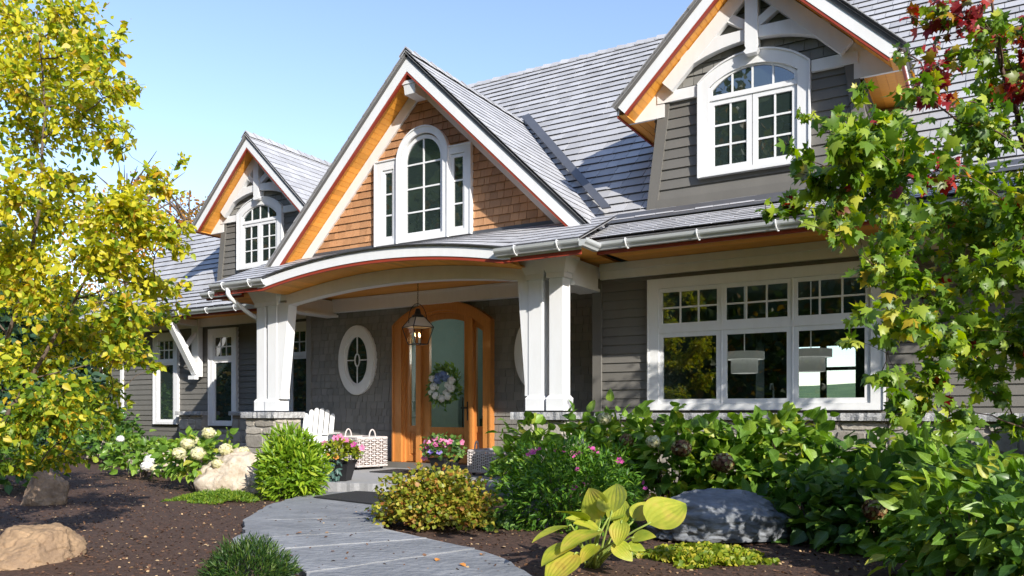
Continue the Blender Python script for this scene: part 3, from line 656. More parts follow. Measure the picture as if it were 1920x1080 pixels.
m = MB()
for a, b in ((-8.045,-7.945),(-7.005,-6.925)): m = MB(); stile(m, a, b, DZ0, None, YD-.085, YD+.05); m.build('mullion', DOORW, door)
def leafpanel(name, x0, x1, g0, g1, gz0, gtop):      # stiles, rails, raised panel, glass
    m = MB(); stile(m, x0, g0, DZ0+.01, None, Y1, Y2); stile(m, g1, x1, DZ0+.01, None, Y1, Y2)
    m.box(g0,g1,Y1+.001,Y2,DZ0+.01,.20); m.box(g0,g1,Y1+.001,Y2,gz0-.10,gz0)
    xs = [g1+(g0-g1)*i/8 for i in range(9)]; a = [(x, min(up(x)-.10, 9)) for x in xs]
    m.pY([(g0, a[-1][1]), *[(x, z) for x, z in a[::-1][1:-1]], (g1, a[0][1])] + [(x, up(x)+.01) for x in xs], Y1+.001, Y2)
    o = m.build(name, DOORW, door)
    m = MB(); m.box(g0,g1,Y1+.02,Y2-.01,.20,gz0-.10); m.frus(g0+.03,g1-.03,Y1+.004,Y1+.02,.23, g0+.03,g1-.03,Y1+.004,Y1+.02,gz0-.13); m.build('panel', DOORW, o)
    m = MB(); m.pY([(g0,gz0),(g1,gz0)] + a, Y1+.03, Y1+.036); m.build('pane', GLH, o)
    return o
leafpanel('sidelight', IX0, -8.045, -8.22, -8.075, .69, 0)
leafpanel('sidelight', -6.925, IX1, -6.895, -6.755, .69, 0)
dl = leafpanel('door_leaf', -7.945, -7.005, -7.81, -7.12, .67, 0)
m = MB(); m.bbox(-7.05,-7.01,YD-.06,YD-.024,.78,1.08,.004); m.beam((-7.03,YD-.07,.98),(-7.15,YD-.07,.98),.02,.022); m.beam((-7.03,YD-.075,.98),(-7.03,YD-.03,.98),.014,.014); m.build('handle', BLACK, dl)
m = MB(); m.bbox(-8.6,-6.45,YD-.28,YD+.1,-.005,.088); m.build('threshold', SIDING, door)

# --- porch: columns, arch, soffits, fascia, roof ---------------------------------
def column(x0, x1, y0, y1, flare=0):
    m = MB(); m.bbox(x0,x1,y0,y1,1.12,2.66,.008); c = m.build('column', WHITE, H)
    m = MB(); m.bbox(x0-.03,x1+.03,y0-.03,y1+.03,.935,1.085,.008); m.frus(x0-.03,x1+.03,y0-.03,y1+.03,1.085, x0-.002,x1+.002,y0-.002,y1+.002,1.125); m.build('base', WHITE, c)
    m = MB(); m.box(x0-.025,x1+.025,y0-.025,y1+.025,2.59,2.655); m.frus(x0-.03,x1+.03,y0-.03,y1+.03,2.656, x0-.09,x1+.09,y0-.09,y1+.05,2.82); m.box(x0-.105,x1+.105,y0-.105,y1+.06,2.821,2.862); m.build('capital', WHITE, c)
    if flare:
        xa = x1 if flare > 0 else x0; s = abs(flare)*(1 if flare > 0 else -1); sg = 1 if flare > 0 else -1
        m = MB(); m.pY([(xa,1.12),(xa+s*.10,1.12),(xa+s*.10,1.25),(xa+s*.30,2.62),(xa,2.62)][::sg], y0+.012, y1-.012); m.build('flared_bracket', WHITE, c)
    return c
column(-9.76,-9.55,8.72,8.92, .85); column(-10.03,-9.83,8.74,8.94)
column(-5.0,-4.79,8.72,8.92, -.55); column(-4.69,-4.49,8.70,8.90)
def stones(mb, face, u0, u1, z0, z1, depth, rg, o, ux, nn):
    z = z0; o, ux, nn = Vector(o), Vector(ux), Vector(nn)
    while z < z1-.02:
        h = min(rg.uniform(.10,.27), z1-z); h = z1-z if z1-z-h < .06 else h; u = u0
        while u < u1-.01:
            wd = min(rg.uniform(.18,.52), u1-u); wd = u1-u if u1-u-wd < .08 else wd
            rows = [(z, z+h)] if h < .18 or rg.random() < .7 else [(z, z+h*.5), (z+h*.5, z+h)]
            for a, b in rows:
                g = .006; d = depth*rg.uniform(.6,1.3); j = lambda: rg.uniform(-.026,.026)
                q = [(u+g+abs(j()),a+g+abs(j())),(u+wd*.5,a+g),(u+wd-g-abs(j()),a+g+abs(j())),(u+wd-g,(a+b)/2),(u+wd-g-abs(j()),b-g-abs(j())),(u+wd*.5+j(),b-g),(u+g+abs(j()),b-g-abs(j())),(u+g,(a+b)/2)]
                bot = [o+ux*x+Vector((0,0,y)) for x, y in q]; cx, cy = u+wd/2, (a+b)/2
                top = [o+ux*(cx+(x-cx)*.93)+Vector((0,0,cy+(y-cy)*.9))+nn*d*rg.uniform(.8,1.1) for x, y in q]
                mb.add(bot+top, [tuple(range(8,16))]+[(i,(i+1)%8,8+(i+1)%8,8+i) for i in range(8)])
            u += wd
        z += h
def pier(x0, x1, y0, y1, seed):
    rg = random.Random(seed); m = MB(); m.box(x0+.012,x1-.012,y0+.012,y1,-.15,.82); o = m.build('stone_pier', MORTAR, H)
    m = MB(); stones(m, 0, 0, x1-x0, -.1, .82, .022, rg, (x0,y0+.012,0), (1,0,0), (0,-1,0)); stones(m, 0, 0, y1-y0, -.1, .82, .022, rg, (x1-.012,y0,0), (0,1,0), (1,0,0)); stones(m, 0, 0, y1-y0, -.1, .82, .022, rg, (x0+.012,y1,0), (0,-1,0), (-1,0,0))
    m.build('stonework', STONE, o)
    m = MB(); rcap(m, x0-.055, x1+.055, y0-.055, y1+.03, .822, .915, rg); m.build('cap', GRANITE, o)
def rcap(m, x0, x1, y0, y1, z0, z1, rg):          # rock-faced slab: front edge broken up
    n = max(2, int((x1-x0)/.045)); fr = [(x0+(x1-x0)*i/n, y0+rg.uniform(-.012,.006)) for i in range(n+1)]
    k = max(2, int((y1-y0)/.045)); rt_ = [(x1+rg.uniform(-.006,.012), y0+(y1-y0)*i/k) for i in range(1,k)]
    P = fr + rt_ + [(x1,y1),(x0,y1)]; cx, cy = (x0+x1)/2, (y0+y1)/2; N_ = len(P)
    mid = [(x+rg.uniform(-.01,.012)*(1 if x>cx else -1), y-rg.uniform(-.006,.014)*(1 if y<cy else 0)) for x, y in P]
    v = [(x,y,z0) for x,y in P]+[(x,y,(z0+z1)/2+rg.uniform(-.015,.015)) for x,y in mid]+[(x,y,z1) for x,y in P]
    m.add(v, [tuple(range(N_-1,-1,-1)), tuple(range(2*N_,3*N_))]+[(r*N_+i,r*N_+(i+1)%N_,(r+1)*N_+(i+1)%N_,(r+1)*N_+i) for r in (0,1) for i in range(N_)])
pier(-10.13,-9.46,8.60,9.15,1); pier(-5.10,-4.42,8.60,9.15,2); pier(.45,1.3,8.75,9.55,3)
# stone base of both wings
def stone_base(x0, x1, y, z1, seed, ledge=True):
    rg = random.Random(seed); m = MB(); m.box(x0,x1,y+.012,y+.25,-.15,z1-.085); o = m.build('stone_base', MORTAR, H)
    m = MB(); stones(m, 0, 0, x1-x0, -.1, z1-.085, .024, rg, (x0,y+.012,0), (1,0,0), (0,-1,0)); m.build('stonework', STONE, o)
    if ledge:
        m = MB(); x = x0-.03
        while x < x1-.05:
            q = min(x+rg.uniform(.7,1.3), x1+.03); q = x1+.03 if x1-q < .3 else q
            rcap(m, x, q-.006, y-.06, y+.2, z1-.084, z1, rg); x = q
        m.build('ledge', GRANITE, o)
stone_base(-4.40,.40,9.55,.905,5); stone_base(1.35,6.5,9.55,.905,6)
stone_base(-15.22,-14.42,11.1,.93,7); stone_base(-14.42,-13.48,11.12,.62,8,False); stone_base(-13.48,-10.6,11.1,.93,9)

# arched beam across the porch
AX0, AX1 = -9.35, -4.95
def ab(x): return 2.575 + .17*(1-((x+7.15)/2.2)**2)
def ft(x): return 2.915 + (max(0, 1-((x+7.2)/2.12)**2))*.205       # porch roof front edge height
def strip(m, x0, x1, n, za, zb, y0, y1):
    xs = [x0+(x1-x0)*i/n for i in range(n+1)]
    for i in range(n): m.pY([(xs[i],za(xs[i])),(xs[i+1],za(xs[i+1])),(xs[i+1],zb(xs[i+1])),(xs[i],zb(xs[i]))], y0, y1)
def solid_strip(m, x0, x1, n, za, zb, y0, y1):
    xs = [x0+(x1-x0)*i/n for i in range(n+1)]; m.pY([(x, za(x)) for x in xs] + [(x, zb(x)) for x in xs[::-1]], y0, y1)
m = MB(); solid_strip(m, AX0, AX1, 40, ab, lambda x: ft(x)-.175, 8.735, 8.90); m.build('arched_beam', WHITE, H)
for q in ([(-10.1,-9.36,8.745,8.89,2.66,2.85)], [(-4.94,-4.45,8.745,8.89,2.66,2.85)], [(-10.02,-9.82,8.9,10.34,2.62,2.86),(-10.06,-9.78,8.9,10.34,2.58,2.619)],
          [(-4.72,-4.46,8.9,9.72,2.56,2.86),(-4.76,-4.43,8.9,9.72,2.52,2.559)], [(-9.82,-4.6,10.24,10.38,2.66,2.885),(-9.82,-4.6,10.225,10.24,2.85,2.885)]):
    m = MB()
    for b in q: m.box(*b)
    m.build('porch_beam', WHITE, H)
m = MB(); planks(m, [(-10.3,8.9,2.90),(-4.2,8.9,2.90),(-4.2,10.4,2.90),(-10.3,10.4,2.90)], (1,0,0), (0,0,-1), .085, seed=4); m.build('porch_ceiling', FIR, H)
# front soffit follows the arch
m = MB(); xs = [-9.4+(4.4)*i/44 for i in range(45)]
for i in range(44):
    a, b = xs[i], xs[i+1]; m.add([(a,8.25,ft(a)-.17),(b,8.25,ft(b)-.17),(b,8.745,ft(b)-.17),(a,8.745,ft(a)-.17),(a,8.25,ft(a)-.155),(b,8.25,ft(b)-.155),(b,8.745,ft(b)-.155),(a,8.745,ft(a)-.155)], [(0,3,2,1),(4,5,6,7)])
for x0,x1,y1 in ((-10.4,-9.4,8.9),(-5.0,-4.02,8.9)): m.box(x0,x1,8.25,y1,2.862,2.872)
m.build('front_soffit', FIR, H)
m = MB(); solid_strip(m, -9.42, -4.98, 44, lambda x: ft(x)-.135, lambda x: ft(x)-.01, 8.225, 8.255)
m.box(-10.42,-9.42,8.235,8.255,2.80,2.91); m.box(-4.98,-4.02,8.235,8.255,2.80,2.91); fa = m.build('porch_fascia', WHITE, H)
m = MB(); solid_strip(m, -9.42, -4.98, 44, lambda x: ft(x)-.178, lambda x: ft(x)-.136, 8.235, 8.262); m.box(-10.42,-9.43,8.24,8.262,2.745,2.798); m.box(-4.97,-4.02,8.24,8.262,2.745,2.798); m.build('red_trim', RED, fa)
# porch roof courses over the arch
m = MB(); rg = random.Random(8); nr = 7; YB = 9.33
def pr(x, t): z0 = ft(x); return Vector((x, 8.19+(YB-8.19)*t, z0+.012 + (3.425-z0)*t))
for r in range(nr):
    t0, t1 = r/nr, min(1, (r+1.15)/nr); x = -10.42 - rg.random()*.2
    while x < -4.02:
        q = x+rg.uniform(.17,.32); a, b = max(x,-10.42), min(q-.006,-4.03); x = q
        if b-a < .02: continue
        A = [pr(a,t0),pr(b,t0),pr(b,t1),pr(a,t1)]; u0, u1 = Vector((0,0,.014)), Vector((0,0,.004))
        m.add([A[0],A[1],A[2],A[3],A[0]+u0,A[1]+u0,A[2]+u1,A[3]+u1], [(4,5,6,7),(0,3,2,1)]); k0 = len(m.v)-8
        for f in ((0,1,5,4),(1,2,6,5),(3,0,4,7)): m.f.append(tuple(k0+i for i in f)); m.m.append(1)
for i in range(40):
    a, b = -10.42+6.38*i/40, -10.42+6.38*(i+1)/40; e = Vector((0,0,-.03)); A = [pr(a,.03),pr(b,.03),pr(b,1),pr(a,1)]; m.add(A+[p+e for p in A], [(0,1,2,3),(7,6,5,4),(0,4,5,1)])
pr_o = m.build('porch_roof', [ROOF, SLEDGE], H)
m = MB(); m.box(-9.7,-4.5,YG-.03,YG-.019,3.40,3.47); m.build('flashing', FLASH, pr_o)
# eaves of the wings: soffit, fascia, frieze, gutters
m = MB(); planks(m, [(-4.02,8.66,2.87),(7,8.66,2.87),(7,9.68,2.90),(-4.02,9.68,2.90)], (1,0,0), (0,.03,-1), .095, seed=6); m.build('eave_soffit', FIR, H)
m = MB(); planks(m, [(-18,10.5,2.93),(-10.3,10.5,2.93),(-10.3,11.28,2.95),(-18,11.28,2.95)], (1,0,0), (0,.02,-1), .095, seed=7); m.build('eave_soffit', FIR, H); m = MB(); planks(m, [(-11.3,8.82,2.85),(-10.3,8.82,2.85),(-10.3,10.5,2.85),(-11.3,10.5,2.85)], (1,0,0), (0,0,-1), .095, seed=7); m.build('eave_soffit', FIR, H)
m = MB(); m.box(-4.0,7,8.63,8.66,2.80,2.93); m.build('fascia', RED, H)
for q in ((-18,-10.4,10.47,10.5,2.86,2.99),(-11.32,-10.42,8.79,8.82,2.80,2.92)): m = MB(); m.box(*q); m.build('fascia', RED, H)
m = MB(); m.box(-4.42,7,9.615,9.70,2.79,2.885); m.box(-4.42,7,9.64,9.70,2.68,2.789); m.build('frieze', WHITE, H)
m = MB(); m.box(-17.5,-10.6,11.2,11.29,2.76,2.94); m.build('frieze', WHITE, H)
GP = [(0,-.085),(-.055,-.085),(-.068,-.062),(-.088,-.045),(-.098,-.03),(-.105,0),(-.095,.004),(-.088,-.012),(0,-.012)]
def gutter(x0, x1, y, z, hooks, slope=0):
    m = MB(); m.prism([(x0, y+a, z+b) for a, b in GP], (x1-x0, 0, slope)); o = m.build('gutter', GUTTER, H)
    n = max(1, int((x1-x0)/hooks+.5))
    for i in range(n):
        x = x0+(i+.5)*(x1-x0)/n; m = MB(); m.tube([(x,y-.02,z+.012),(x,y-.10,z+.012),(x+.004,y-.113,z-.02),(x+.012,y-.09,z-.075),(x+.016,y-.06,z-.1),(x+.03,y-.05,z-.098)], .0075, 5); m.build('gutter_hook', WHITE, o)
    return o
gutter(-10.42,-9.24,8.235,2.905,.62); gutter(-5.16,-4.0,8.235,2.905,.6)
gutter(-4.02,7,8.628,2.925,.82); gutter(-18,-11.3,10.468,2.99,.85); gutter(-11.36,-10.44,8.788,2.915,.6)
m = MB(); m.prism([(-4.0-a, 8.14, 2.905+b) for a, b in GP], (0,.40,0)); m.build('gutter', GUTTER, H)
m = MB(); m.tube([(-10.05,8.2,2.83),(-10.05,8.2,2.74),(-10.06,8.26,2.68),(-10.16,8.70,2.50),(-10.16,8.86,2.44),(-10.16,8.9,2.36),(-10.16,8.9,.2)], .035, 10); m.build('downspout', WHITE, H, smooth=True)
# knee brace on the left wing
m = MB(); m.box(-14.84,-14.62,11.14,11.26,1.68,2.92); kb = m.build('knee_brace', WHITE, H)
m = MB(); m.box(-14.81,-14.65,10.5,11.14,2.78,2.90); m.box(-14.84,-14.62,10.46,10.52,2.74,2.91); m.build('arm', WHITE, kb)
m = MB(); m.beam((-14.73,10.56,2.78),(-14.73,11.16,1.76),.15,.12); m.box(-14.83,-14.63,11.05,11.16,1.62,1.70); m.build('diagonal', WHITE, kb)
m = MB(); m.beam((-14.73,10.90,2.30),(-14.73,11.15,2.62),.08,.07); m.build('strut', WHITE, kb)

# --- rooms seen through the glass ---------------------------------------------------
WALLIN = M('room_wall', (.20,.23,.24), .8); FLOORW = M('wood_floor', (.16,.09,.05), .5); TAUPE = M('cabinet', (.06,.065,.07), .5)
m = MB()          # kitchen: side walls, ceiling, back wall with three openings
m.box(-4.3,-4.2,9.85,17.8,0,2.8); m.box(5.9,6.0,9.85,17.8,0,2.8); m.box(-4.3,6,9.85,17.8,2.75,2.8); m.box(-4.3,6,9.85,17.8,-.1,0.1)
k = m.build('kitchen_room', WALLIN, H)
m = MB()
m.box(-4.2,-3.05,15.0,15.1,.1,2.75)
for x0,x1 in ((-2.56,-2.46),(-1.97,-1.3),(-.5,-.1),(1.6,1.75)): m.box(x0,x1,15.0,15.1,.1,2.75)
m.box(-3.3,5.9,15.0,15.1,2.1,2.75); m.box(-3.05,5.9,15.0,15.1,.1,.95); m.box(-3.05,5.9,15.02,15.08,1.66,1.72); m.build('window_wall', DARK, k)
m = MB(); m.box(-4.1,2.5,10.3,10.9,.1,.95); m.box(-4.1,-3.35,13.6,14.2,.1,2.4); m.build('cabinets', TAUPE, k)
PEND = emit('pendant_shade', (1,.95,.88), .07)  # faint glow stands in for sunlight on the pendant shades
def pendant(x, y, z, name='ceiling_pendant'):
    m = MB(); m.lathe([(.19,0),(.19,.2),(.185,.2),(.185,0)],(x,y,z),24); m.lathe([(.28,.2),(.28,.31),(.27,.31),(.27,.2)],(x,y,z),24); m.box(x-.006,x+.006,y-.006,y+.006,z+.3,2.75); return m.build('pendant_lamp', PEND, k)
pendant(-3.02,11.6,1.48); pendant(-2.1,11.6,1.48)
m = MB(); m.tube([(-2.35,10.45,.95),(-2.35,10.45,1.2),(-2.35,10.4,1.28),(-2.35,10.3,1.27),(-2.35,10.28,1.2)],.012,6); m.build('faucet', GUTTER, k)
m = MB(); m.box(-8.9,-8.8,10.5,14.6,0,2.85); m.box(-5.9,-5.8,10.5,14.6,0,2.85); m.box(-8.9,-5.8,14.5,14.6,0,2.85); m.box(-8.9,-5.8,10.5,14.6,2.82,2.86); hl = m.build('hall_room', TEAL, H)
m = MB(); m.box(-8.9,-5.8,10.45,14.6,-.02,.02); m.build('floor_boards', FLOORW, hl)
m = MB()
for i in range(9): m.box(-8.7+i*.17,-8.68+i*.17,12.6,12.62,.3+i*.16,1.2+i*.16); m.box(-8.8+i*.17,-8.63+i*.17,12.6,13.4,.15+i*.16,.31+i*.16)
m.build('staircase', DARK, hl)
def PYw(u, v, Y): r = ray(u, v); t = Y/r[1]; return Vector((r[0]*t, Y, ZC+r[2]*t))
m = MB(); m.beam(PYw(812,672,14.35), PYw(880,600,14.35), .03, .03); m.build('handrail', DARK, hl)
m = MB()
for (ua, ub, v) in ((800,832,622),(822,856,606)): m.beam(PYw(ua,v,14.3), PYw(ub,v-1,14.3), .06, .10)
for ua in (806,814,822): m.beam(PYw(ua,622,14.3), PYw(ua,596,14.3), .03, .03)
m.build('landing', DARK, hl)
m = MB(); m.lathe([(.02,.45),(.02,.1),(.16,.06),(.17,0),(.15,-.02)],(-6.75,12.4,2.2),12); hb = m.build('hall_lamp', FLAME, hl)
hp = bpy.data.lights.new('hall_lamp_bulb','POINT'); hp.energy = 16; hp.color = (1,.93,.84); hp.shadow_soft_size = .15; ho_ = bpy.data.objects.new('hall_lamp_light', hp); COL.objects.link(ho_); ho_.parent = hl; ho_.location = (-6.9,12.1,2.0)
m = MB(); m.box(-8.2,-7.0,14.3,14.5,0,1.3); m.box(-8.3,-6.9,14.2,14.5,1.2,1.28); m.build('fireplace', DARK, hl)

H.location = (-7.2, 9.6, -.12)
for c in H.children: c.matrix_parent_inverse = Matrix.Translation((7.2, -9.6, .12))
# porch floor and step
m = MB(); P = rough_edge([Vector((x,y,-.14)) for x,y in ((-10.45,8.6),(-8.6,7.75),(-7.35,7.58),(-6.6,7.76),(-5.2,8.25),(-4.45,8.7),(-4.45,10.4),(-10.45,10.4))], .06, .011)
m.prism(P, (0,0,.14)); o = m.build('porch_floor', SLAB); o['kind'] = 'structure'

# ------------------------------------------------------------------ loose things
# adirondack chair
ch = empty('adirondack_chair', 'white slatted wooden garden chair on the porch beside the left stone pier', 'chair'); ch.location = (-9.78, 9.72, 0); ch.rotation_euler = (0,0,R(28))
def slat_arch(m, x, w_, y0, z0, y1, z1, t, crown):      # tall back slat leaning from (y0,z0) to (y1,z1), rounded top
    d = Vector((0, y1-y0, z1-z0)); L = d.length; d.normalize(); n = Vector((0,-d.z, d.y)); P = [(-w_/2,0),(w_/2,0)] + [(w_/2*math.cos(a), L-crown+crown*math.sin(a)) for a in np.linspace(0, math.pi, 7)]
    o = Vector((x, y0, z0)); a = [o + Vector((px_,0,0)) + d*py_ for px_, py_ in P]; m.prism(a, -n*t)
for i in range(6):
    x = (i-2.5)*.093; m = MB(); slat_arch(m, x, .076, .16, .22, .40, .99-.013*abs(i-2.5)**2.2, .02, .04); m.build('back_slat', WHITE, ch)
for i in range(6):
    f = i/5; y = -.36+f*.48; m = MB(); m.beam((-.28,y,.37-f*.14),(.28,y,.37-f*.14),.085,.02,up=(0,.28,1)); m.build('seat_slat', WHITE, ch)
for s in (-1,1):
    m = MB(); m.beam((s*.31,-.40,.555),(s*.31,.36,.555),.13,.024); m.build('armrest', WHITE, ch)
    m = MB(); m.box(s*.31-.05,s*.31+.05,-.36,-.335,0,.543); m.build('leg', WHITE, ch)
    m = MB(); m.beam((s*.26,-.38,.33),(s*.26,.52,.05),.024,.12,up=(0,.3,1)); m.build('side_rail', WHITE, ch)
m = MB(); m.beam((-.31,.30,.50),(.31,.30,.50),.03,.08); m.build('back_rail', WHITE, ch)

def basket(name, label, loc, rot, sx, sy, sz):
    o = empty(name, label, 'basket', 'wicker baskets on the porch'); o.location = loc; o.rotation_euler = (0,0,rot)
    z0 = .055; m = MB(); m.box(-sx+.012,sx-.012,-sy+.012,sy-.012,z0+.01,z0+sz-.06); m.build('shadow_liner', WICKD, o)  # inner box coloured dark for the shade behind the weave
    m = MB(); rr = random.Random(5)
    per = []
    for a, b in (((-sx,-sy),(sx,-sy)),((sx,-sy),(sx,sy)),((sx,sy),(-sx,sy)),((-sx,sy),(-sx,-sy))):
        n = 9 if a[1] == b[1] else 8
        for i in range(n): t = (i+.5)/n; per.append((a[0]+(b[0]-a[0])*t, a[1]+(b[1]-a[1])*t, (b[1]-a[1], -(b[0]-a[0]))))
    rows = 15
    for x, y, nn in per: m.tube([(x,y,z0),(x,y,z0+sz)], .009, 4)
    for r in range(rows):
        z = z0 + sz*(r+.5)/rows
        for i, (x, y, nn) in enumerate(per):
            if (i+r) % 2: continue
            l = math.hypot(*nn); ox, oy = nn[0]/l*.012, nn[1]/l*.012; ux_, uy_ = -nn[1]/l, nn[0]/l; h = .034
            m.tube([(x-ux_*h*1.25,y-uy_*h*1.25,z),(x+ox,y+oy,z),(x+ux_*h*1.25,y+uy_*h*1.25,z)], .0115, 4)
    for zz in (z0+.005, z0+sz):
        m.tube([(-sx,-sy,zz),(sx,-sy,zz),(sx,sy,zz),(-sx,sy,zz),(-sx,-sy,zz)], .018, 6)
    m.build('weave', WICK, o)
    for s in (-1,1):
        m = MB(); m.tube([(s*sx, math.cos(a)*.06, z0+sz+math.sin(a)*.13) for a in np.linspace(0, math.pi, 9)], .012, 6); m.build('handle', WICK, o)
        for q in (-1,1): m = MB(); m.lathe([(.026,-.01),(.028,0),(.026,.01)],(0,0,0),10); c = m.build('caster', BLACK, o); c.location = (s*(sx-.06), q*(sy-.06), .028); c.rotation_euler = (R(90),0,.4)
basket('wicker_basket', 'large white wicker basket with two loop handles standing left of the front door', (-8.72,9.72,0), R(-14), .34, .28, .45)
basket('wicker_basket', 'white wicker basket half hidden behind the shrubs right of the front door', (-6.15,9.75,0), R(6), .30, .26, .30)

# doormats
mt = MB(); P = gz([(588,933),(668,922),(742,926),(742,939),(700,946)], zp+.005); mt.prism(P, (0,0,.012)); tag(mt.build('doormat', MAT_), 'black rubber mat lying on the stone path below the porch step', 'doormat')
mt = MB(); mt.box(-8.02,-6.98,9.15,9.80,.001,.016); tag(mt.build('doormat', MAT_), 'black rubber mat on the porch slab before the front door', 'doormat')

# lantern
la = empty('hanging_lantern', 'black framed glass lantern with lit candle bulbs hanging on a chain before the door', 'lantern'); lx, ly = -7.215, 9.3; la.location = (lx, ly, 1.92); la.rotation_euler = (0,0,R(68))
m = MB(); m.lathe([(.0,.85),(.07,.845),(.07,.86),(.02,.875)],(0,0,.10),14); m.build('ceiling_rose', BLACK, la)
m = MB()
for i in range(13):
    z = .62+.03*i-.05; m.tube([(math.cos(a)*.011*(i%2), math.cos(a)*.011*((i+1)%2), z+math.sin(a)*.02) for a in np.linspace(0, 2*math.pi, 7)], .0032, 4)
m.build('chain', BLACK, la)
bt, md, tp = .105, .17, .075; Z0, Z1, Z2 = .0, .25, .40
fr = MB()
for z, r in ((Z0,bt),(Z1,md),(Z2,tp)): fr.tube([(r,r,z),(-r,r,z),(-r,-r,z),(r,-r,z),(r,r,z)], .007, 5)
for a, b in ((1,1),(1,-1),(-1,1),(-1,-1)): fr.tube([(a*bt,b*bt,Z0),(a*md,b*md,Z1),(a*tp,b*tp,Z2)], .008, 5)
fr.lathe([(.085,0),(.09,.02),(.05,.05),(.03,.12),(.012,.13)],(0,0,Z2),12); fr.build('frame', BLACK, la)
fr = MB(); fr.tube([(math.cos(a)*.155, 0, .34+math.sin(a)*.26) for a in np.linspace(-.15, math.pi+.15, 15)], .006, 5); fr.build('bail_handle', BLACK, la)
g = MB(); t = .95
def frust(g, r0, z0, r1, z1): g.add([(-r0,-r0,z0),(r0,-r0,z0),(r0,r0,z0),(-r0,r0,z0),(-r1,-r1,z1),(r1,-r1,z1),(r1,r1,z1),(-r1,r1,z1)],[(0,1,5,4),(1,2,6,5),(2,3,7,6),(3,0,4,7)])
frust(g, bt*t,Z0,md*t,Z1); g.build('glass', GLL, la)
g = MB(); frust(g, md*.97,Z1,tp*.97,Z2); g.build('roof_panels', LROOF, la)
for i in range(3):
    a = 2.1*i+.4; x, y = .045*math.cos(a), .045*math.sin(a)
    m = MB(); m.lathe([(.012,.02),(.012,.10)],(x,y,0),8); m.tube([(0,0,.0),(x,y,.02)],.006,5); c = m.build('candle', CURT, la); m = MB(); m.lathe([(.001,.10),(.011,.12),(.009,.14),(.001,.17)],(x,y,0),8); m.build('bulb', FLAME, c)

# wreath on the glass of the door
wr = empty('wreath', 'wreath of white and blue blossoms with dark leaves hanging on the glass door', 'wreath'); wr.location = (-7.42, 10.33, 1.35)
g = np.random.default_rng(3); n = 330; a = g.uniform(0, 6.283, n); rr_ = .235 + g.normal(size=n)*.05
P = np.stack([np.cos(a)*rr_, -.03-g.random(n)*.09, np.sin(a)*rr_], 1); A = np.stack([np.cos(a+.9), -.4+g.normal(size=n)*.4, np.sin(a+.9)], 1)+g.normal(size=(n,3))*.5
leaves('foliage', P, A, np.tile([0,-1,.2],(n,1))+g.normal(size=(n,3))*.5, g.uniform(.06,.13,n), 'lance', HYD_D, wr, W=np.full(n,1.7))
for i, (x, z, r) in enumerate(((-.20,.10,.07),(-.17,-.03,.085),(-.13,-.17,.08),(-.02,-.22,.08),(.10,-.19,.075),(.16,-.06,.085),(.17,.06,.08),(.10,.0,.07),(-.23,-.12,.06),(.06,-.12,.06))):
    blk = flowerhead('white_blossom', (x,-.12,z), r*.72, 70, r*.8, WHITEF, wr, 100+i)
for i, (x, z) in enumerate(((-.07,.14),(.0,.17),(-.10,.07),(.04,.11))): flowerhead('blue_blossom', (x,-.12,z), .06, 60, .055, BLUEF, wr, 200+i)

# flower pots
def planter(label, loc, rot, seed, flowers, pr_=.15, ph=.27, fol=(.26,.26,.17), trail=True, leafm=SEDUM, n=420):
    o = empty('flower_pot', label, 'flower pot', None); o.location = loc; o.rotation_euler = (0,0,rot)
    m = MB(); b = pr_*.66; m.frus(-b,b,-b,b,0, -pr_,pr_,-pr_,pr_,ph-.03); m.frus(-pr_-.012,pr_+.012,-pr_-.012,pr_+.012,ph-.03, -pr_-.014,pr_+.014,-pr_-.014,pr_+.014,ph); m.build('pot', BLKPOT, o)
    g = np.random.default_rng(seed); P, d = dome(n, (0,0,ph+.10), fol, g, .35, .25, -.45, 3)
    leaves('foliage', P, d+g.normal(size=P.shape)*.6, d*.5+[0,0,.6]+g.normal(size=P.shape)*.4, g.uniform(.035,.075,len(P)), 'round', leafm, o)
    if trail:
        n2 = 60; t = g.random(n2); side = g.integers(0,3,n2)*.07-.1; P = np.stack([side+g.normal(size=n2)*.02, -pr_-.03-.03*np.sin(t*3), ph+.07-t*.30],1)
        leaves('trailing_foliage', P, np.tile([0,-.3,-1],(n2,1))+g.normal(size=(n2,3))*.5, np.tile([0,-1,.3],(n2,1))+g.normal(size=(n2,3))*.4, g.uniform(.05,.09,n2), 'lance', BLUEL, o, W=np.full(n2,1.6))
    for i, (x, y, z, r, mt_) in enumerate(flowers): blossom((x,y,z), r, mt_, o, seed*50+i)
    return o
rf = random.Random(12)
fl = [(-.20,-.10,.50,.045,PINKF),(-.06,-.08,.56,.05,PINKF),(.02,-.10,.58,.055,PINKF),(.10,-.06,.54,.045,PINKF),(.22,-.10,.48,.05,MAGF),(.30,-.02,.44,.045,PINKF),(-.28,-.05,.44,.045,MAGF),(-.12,-.2,.35,.04,FALLEN),(.02,-.22,.32,.04,FALLEN),(.14,-.16,.52,.04,PINKF)]
planter('tapered black pot of pink blooms and trailing leaves at the edge of the porch step', (-7.38,7.86,0), R(20), 31, fl)
fl = [(-.26+.075*i, -.12+rf.uniform(-.05,.05), .50+rf.uniform(-.05,.06)-.012*abs(i-3), .05, PINKF) for i in range(8)] + [(.0,-.26,.36,.045,PURPF),(.08,-.26,.38,.05,PURPF),(.15,-.24,.36,.045,PURPF),(-.06,-.26,.42,.045,MAGF),(-.2,-.2,.28,.05,PINKF),(-.3,-.1,.36,.045,MAGF),(.36,-.02,.50,.045,PINKF),(.05,-.22,.46,.045,MAGF)]
planter('black pot of pink and purple blooms standing in front of the wooden door', (-6.55,9.05,0), R(-10), 32, fl, fol=(.31,.28,.21), trail=False, leafm=HYD_D, n=520)

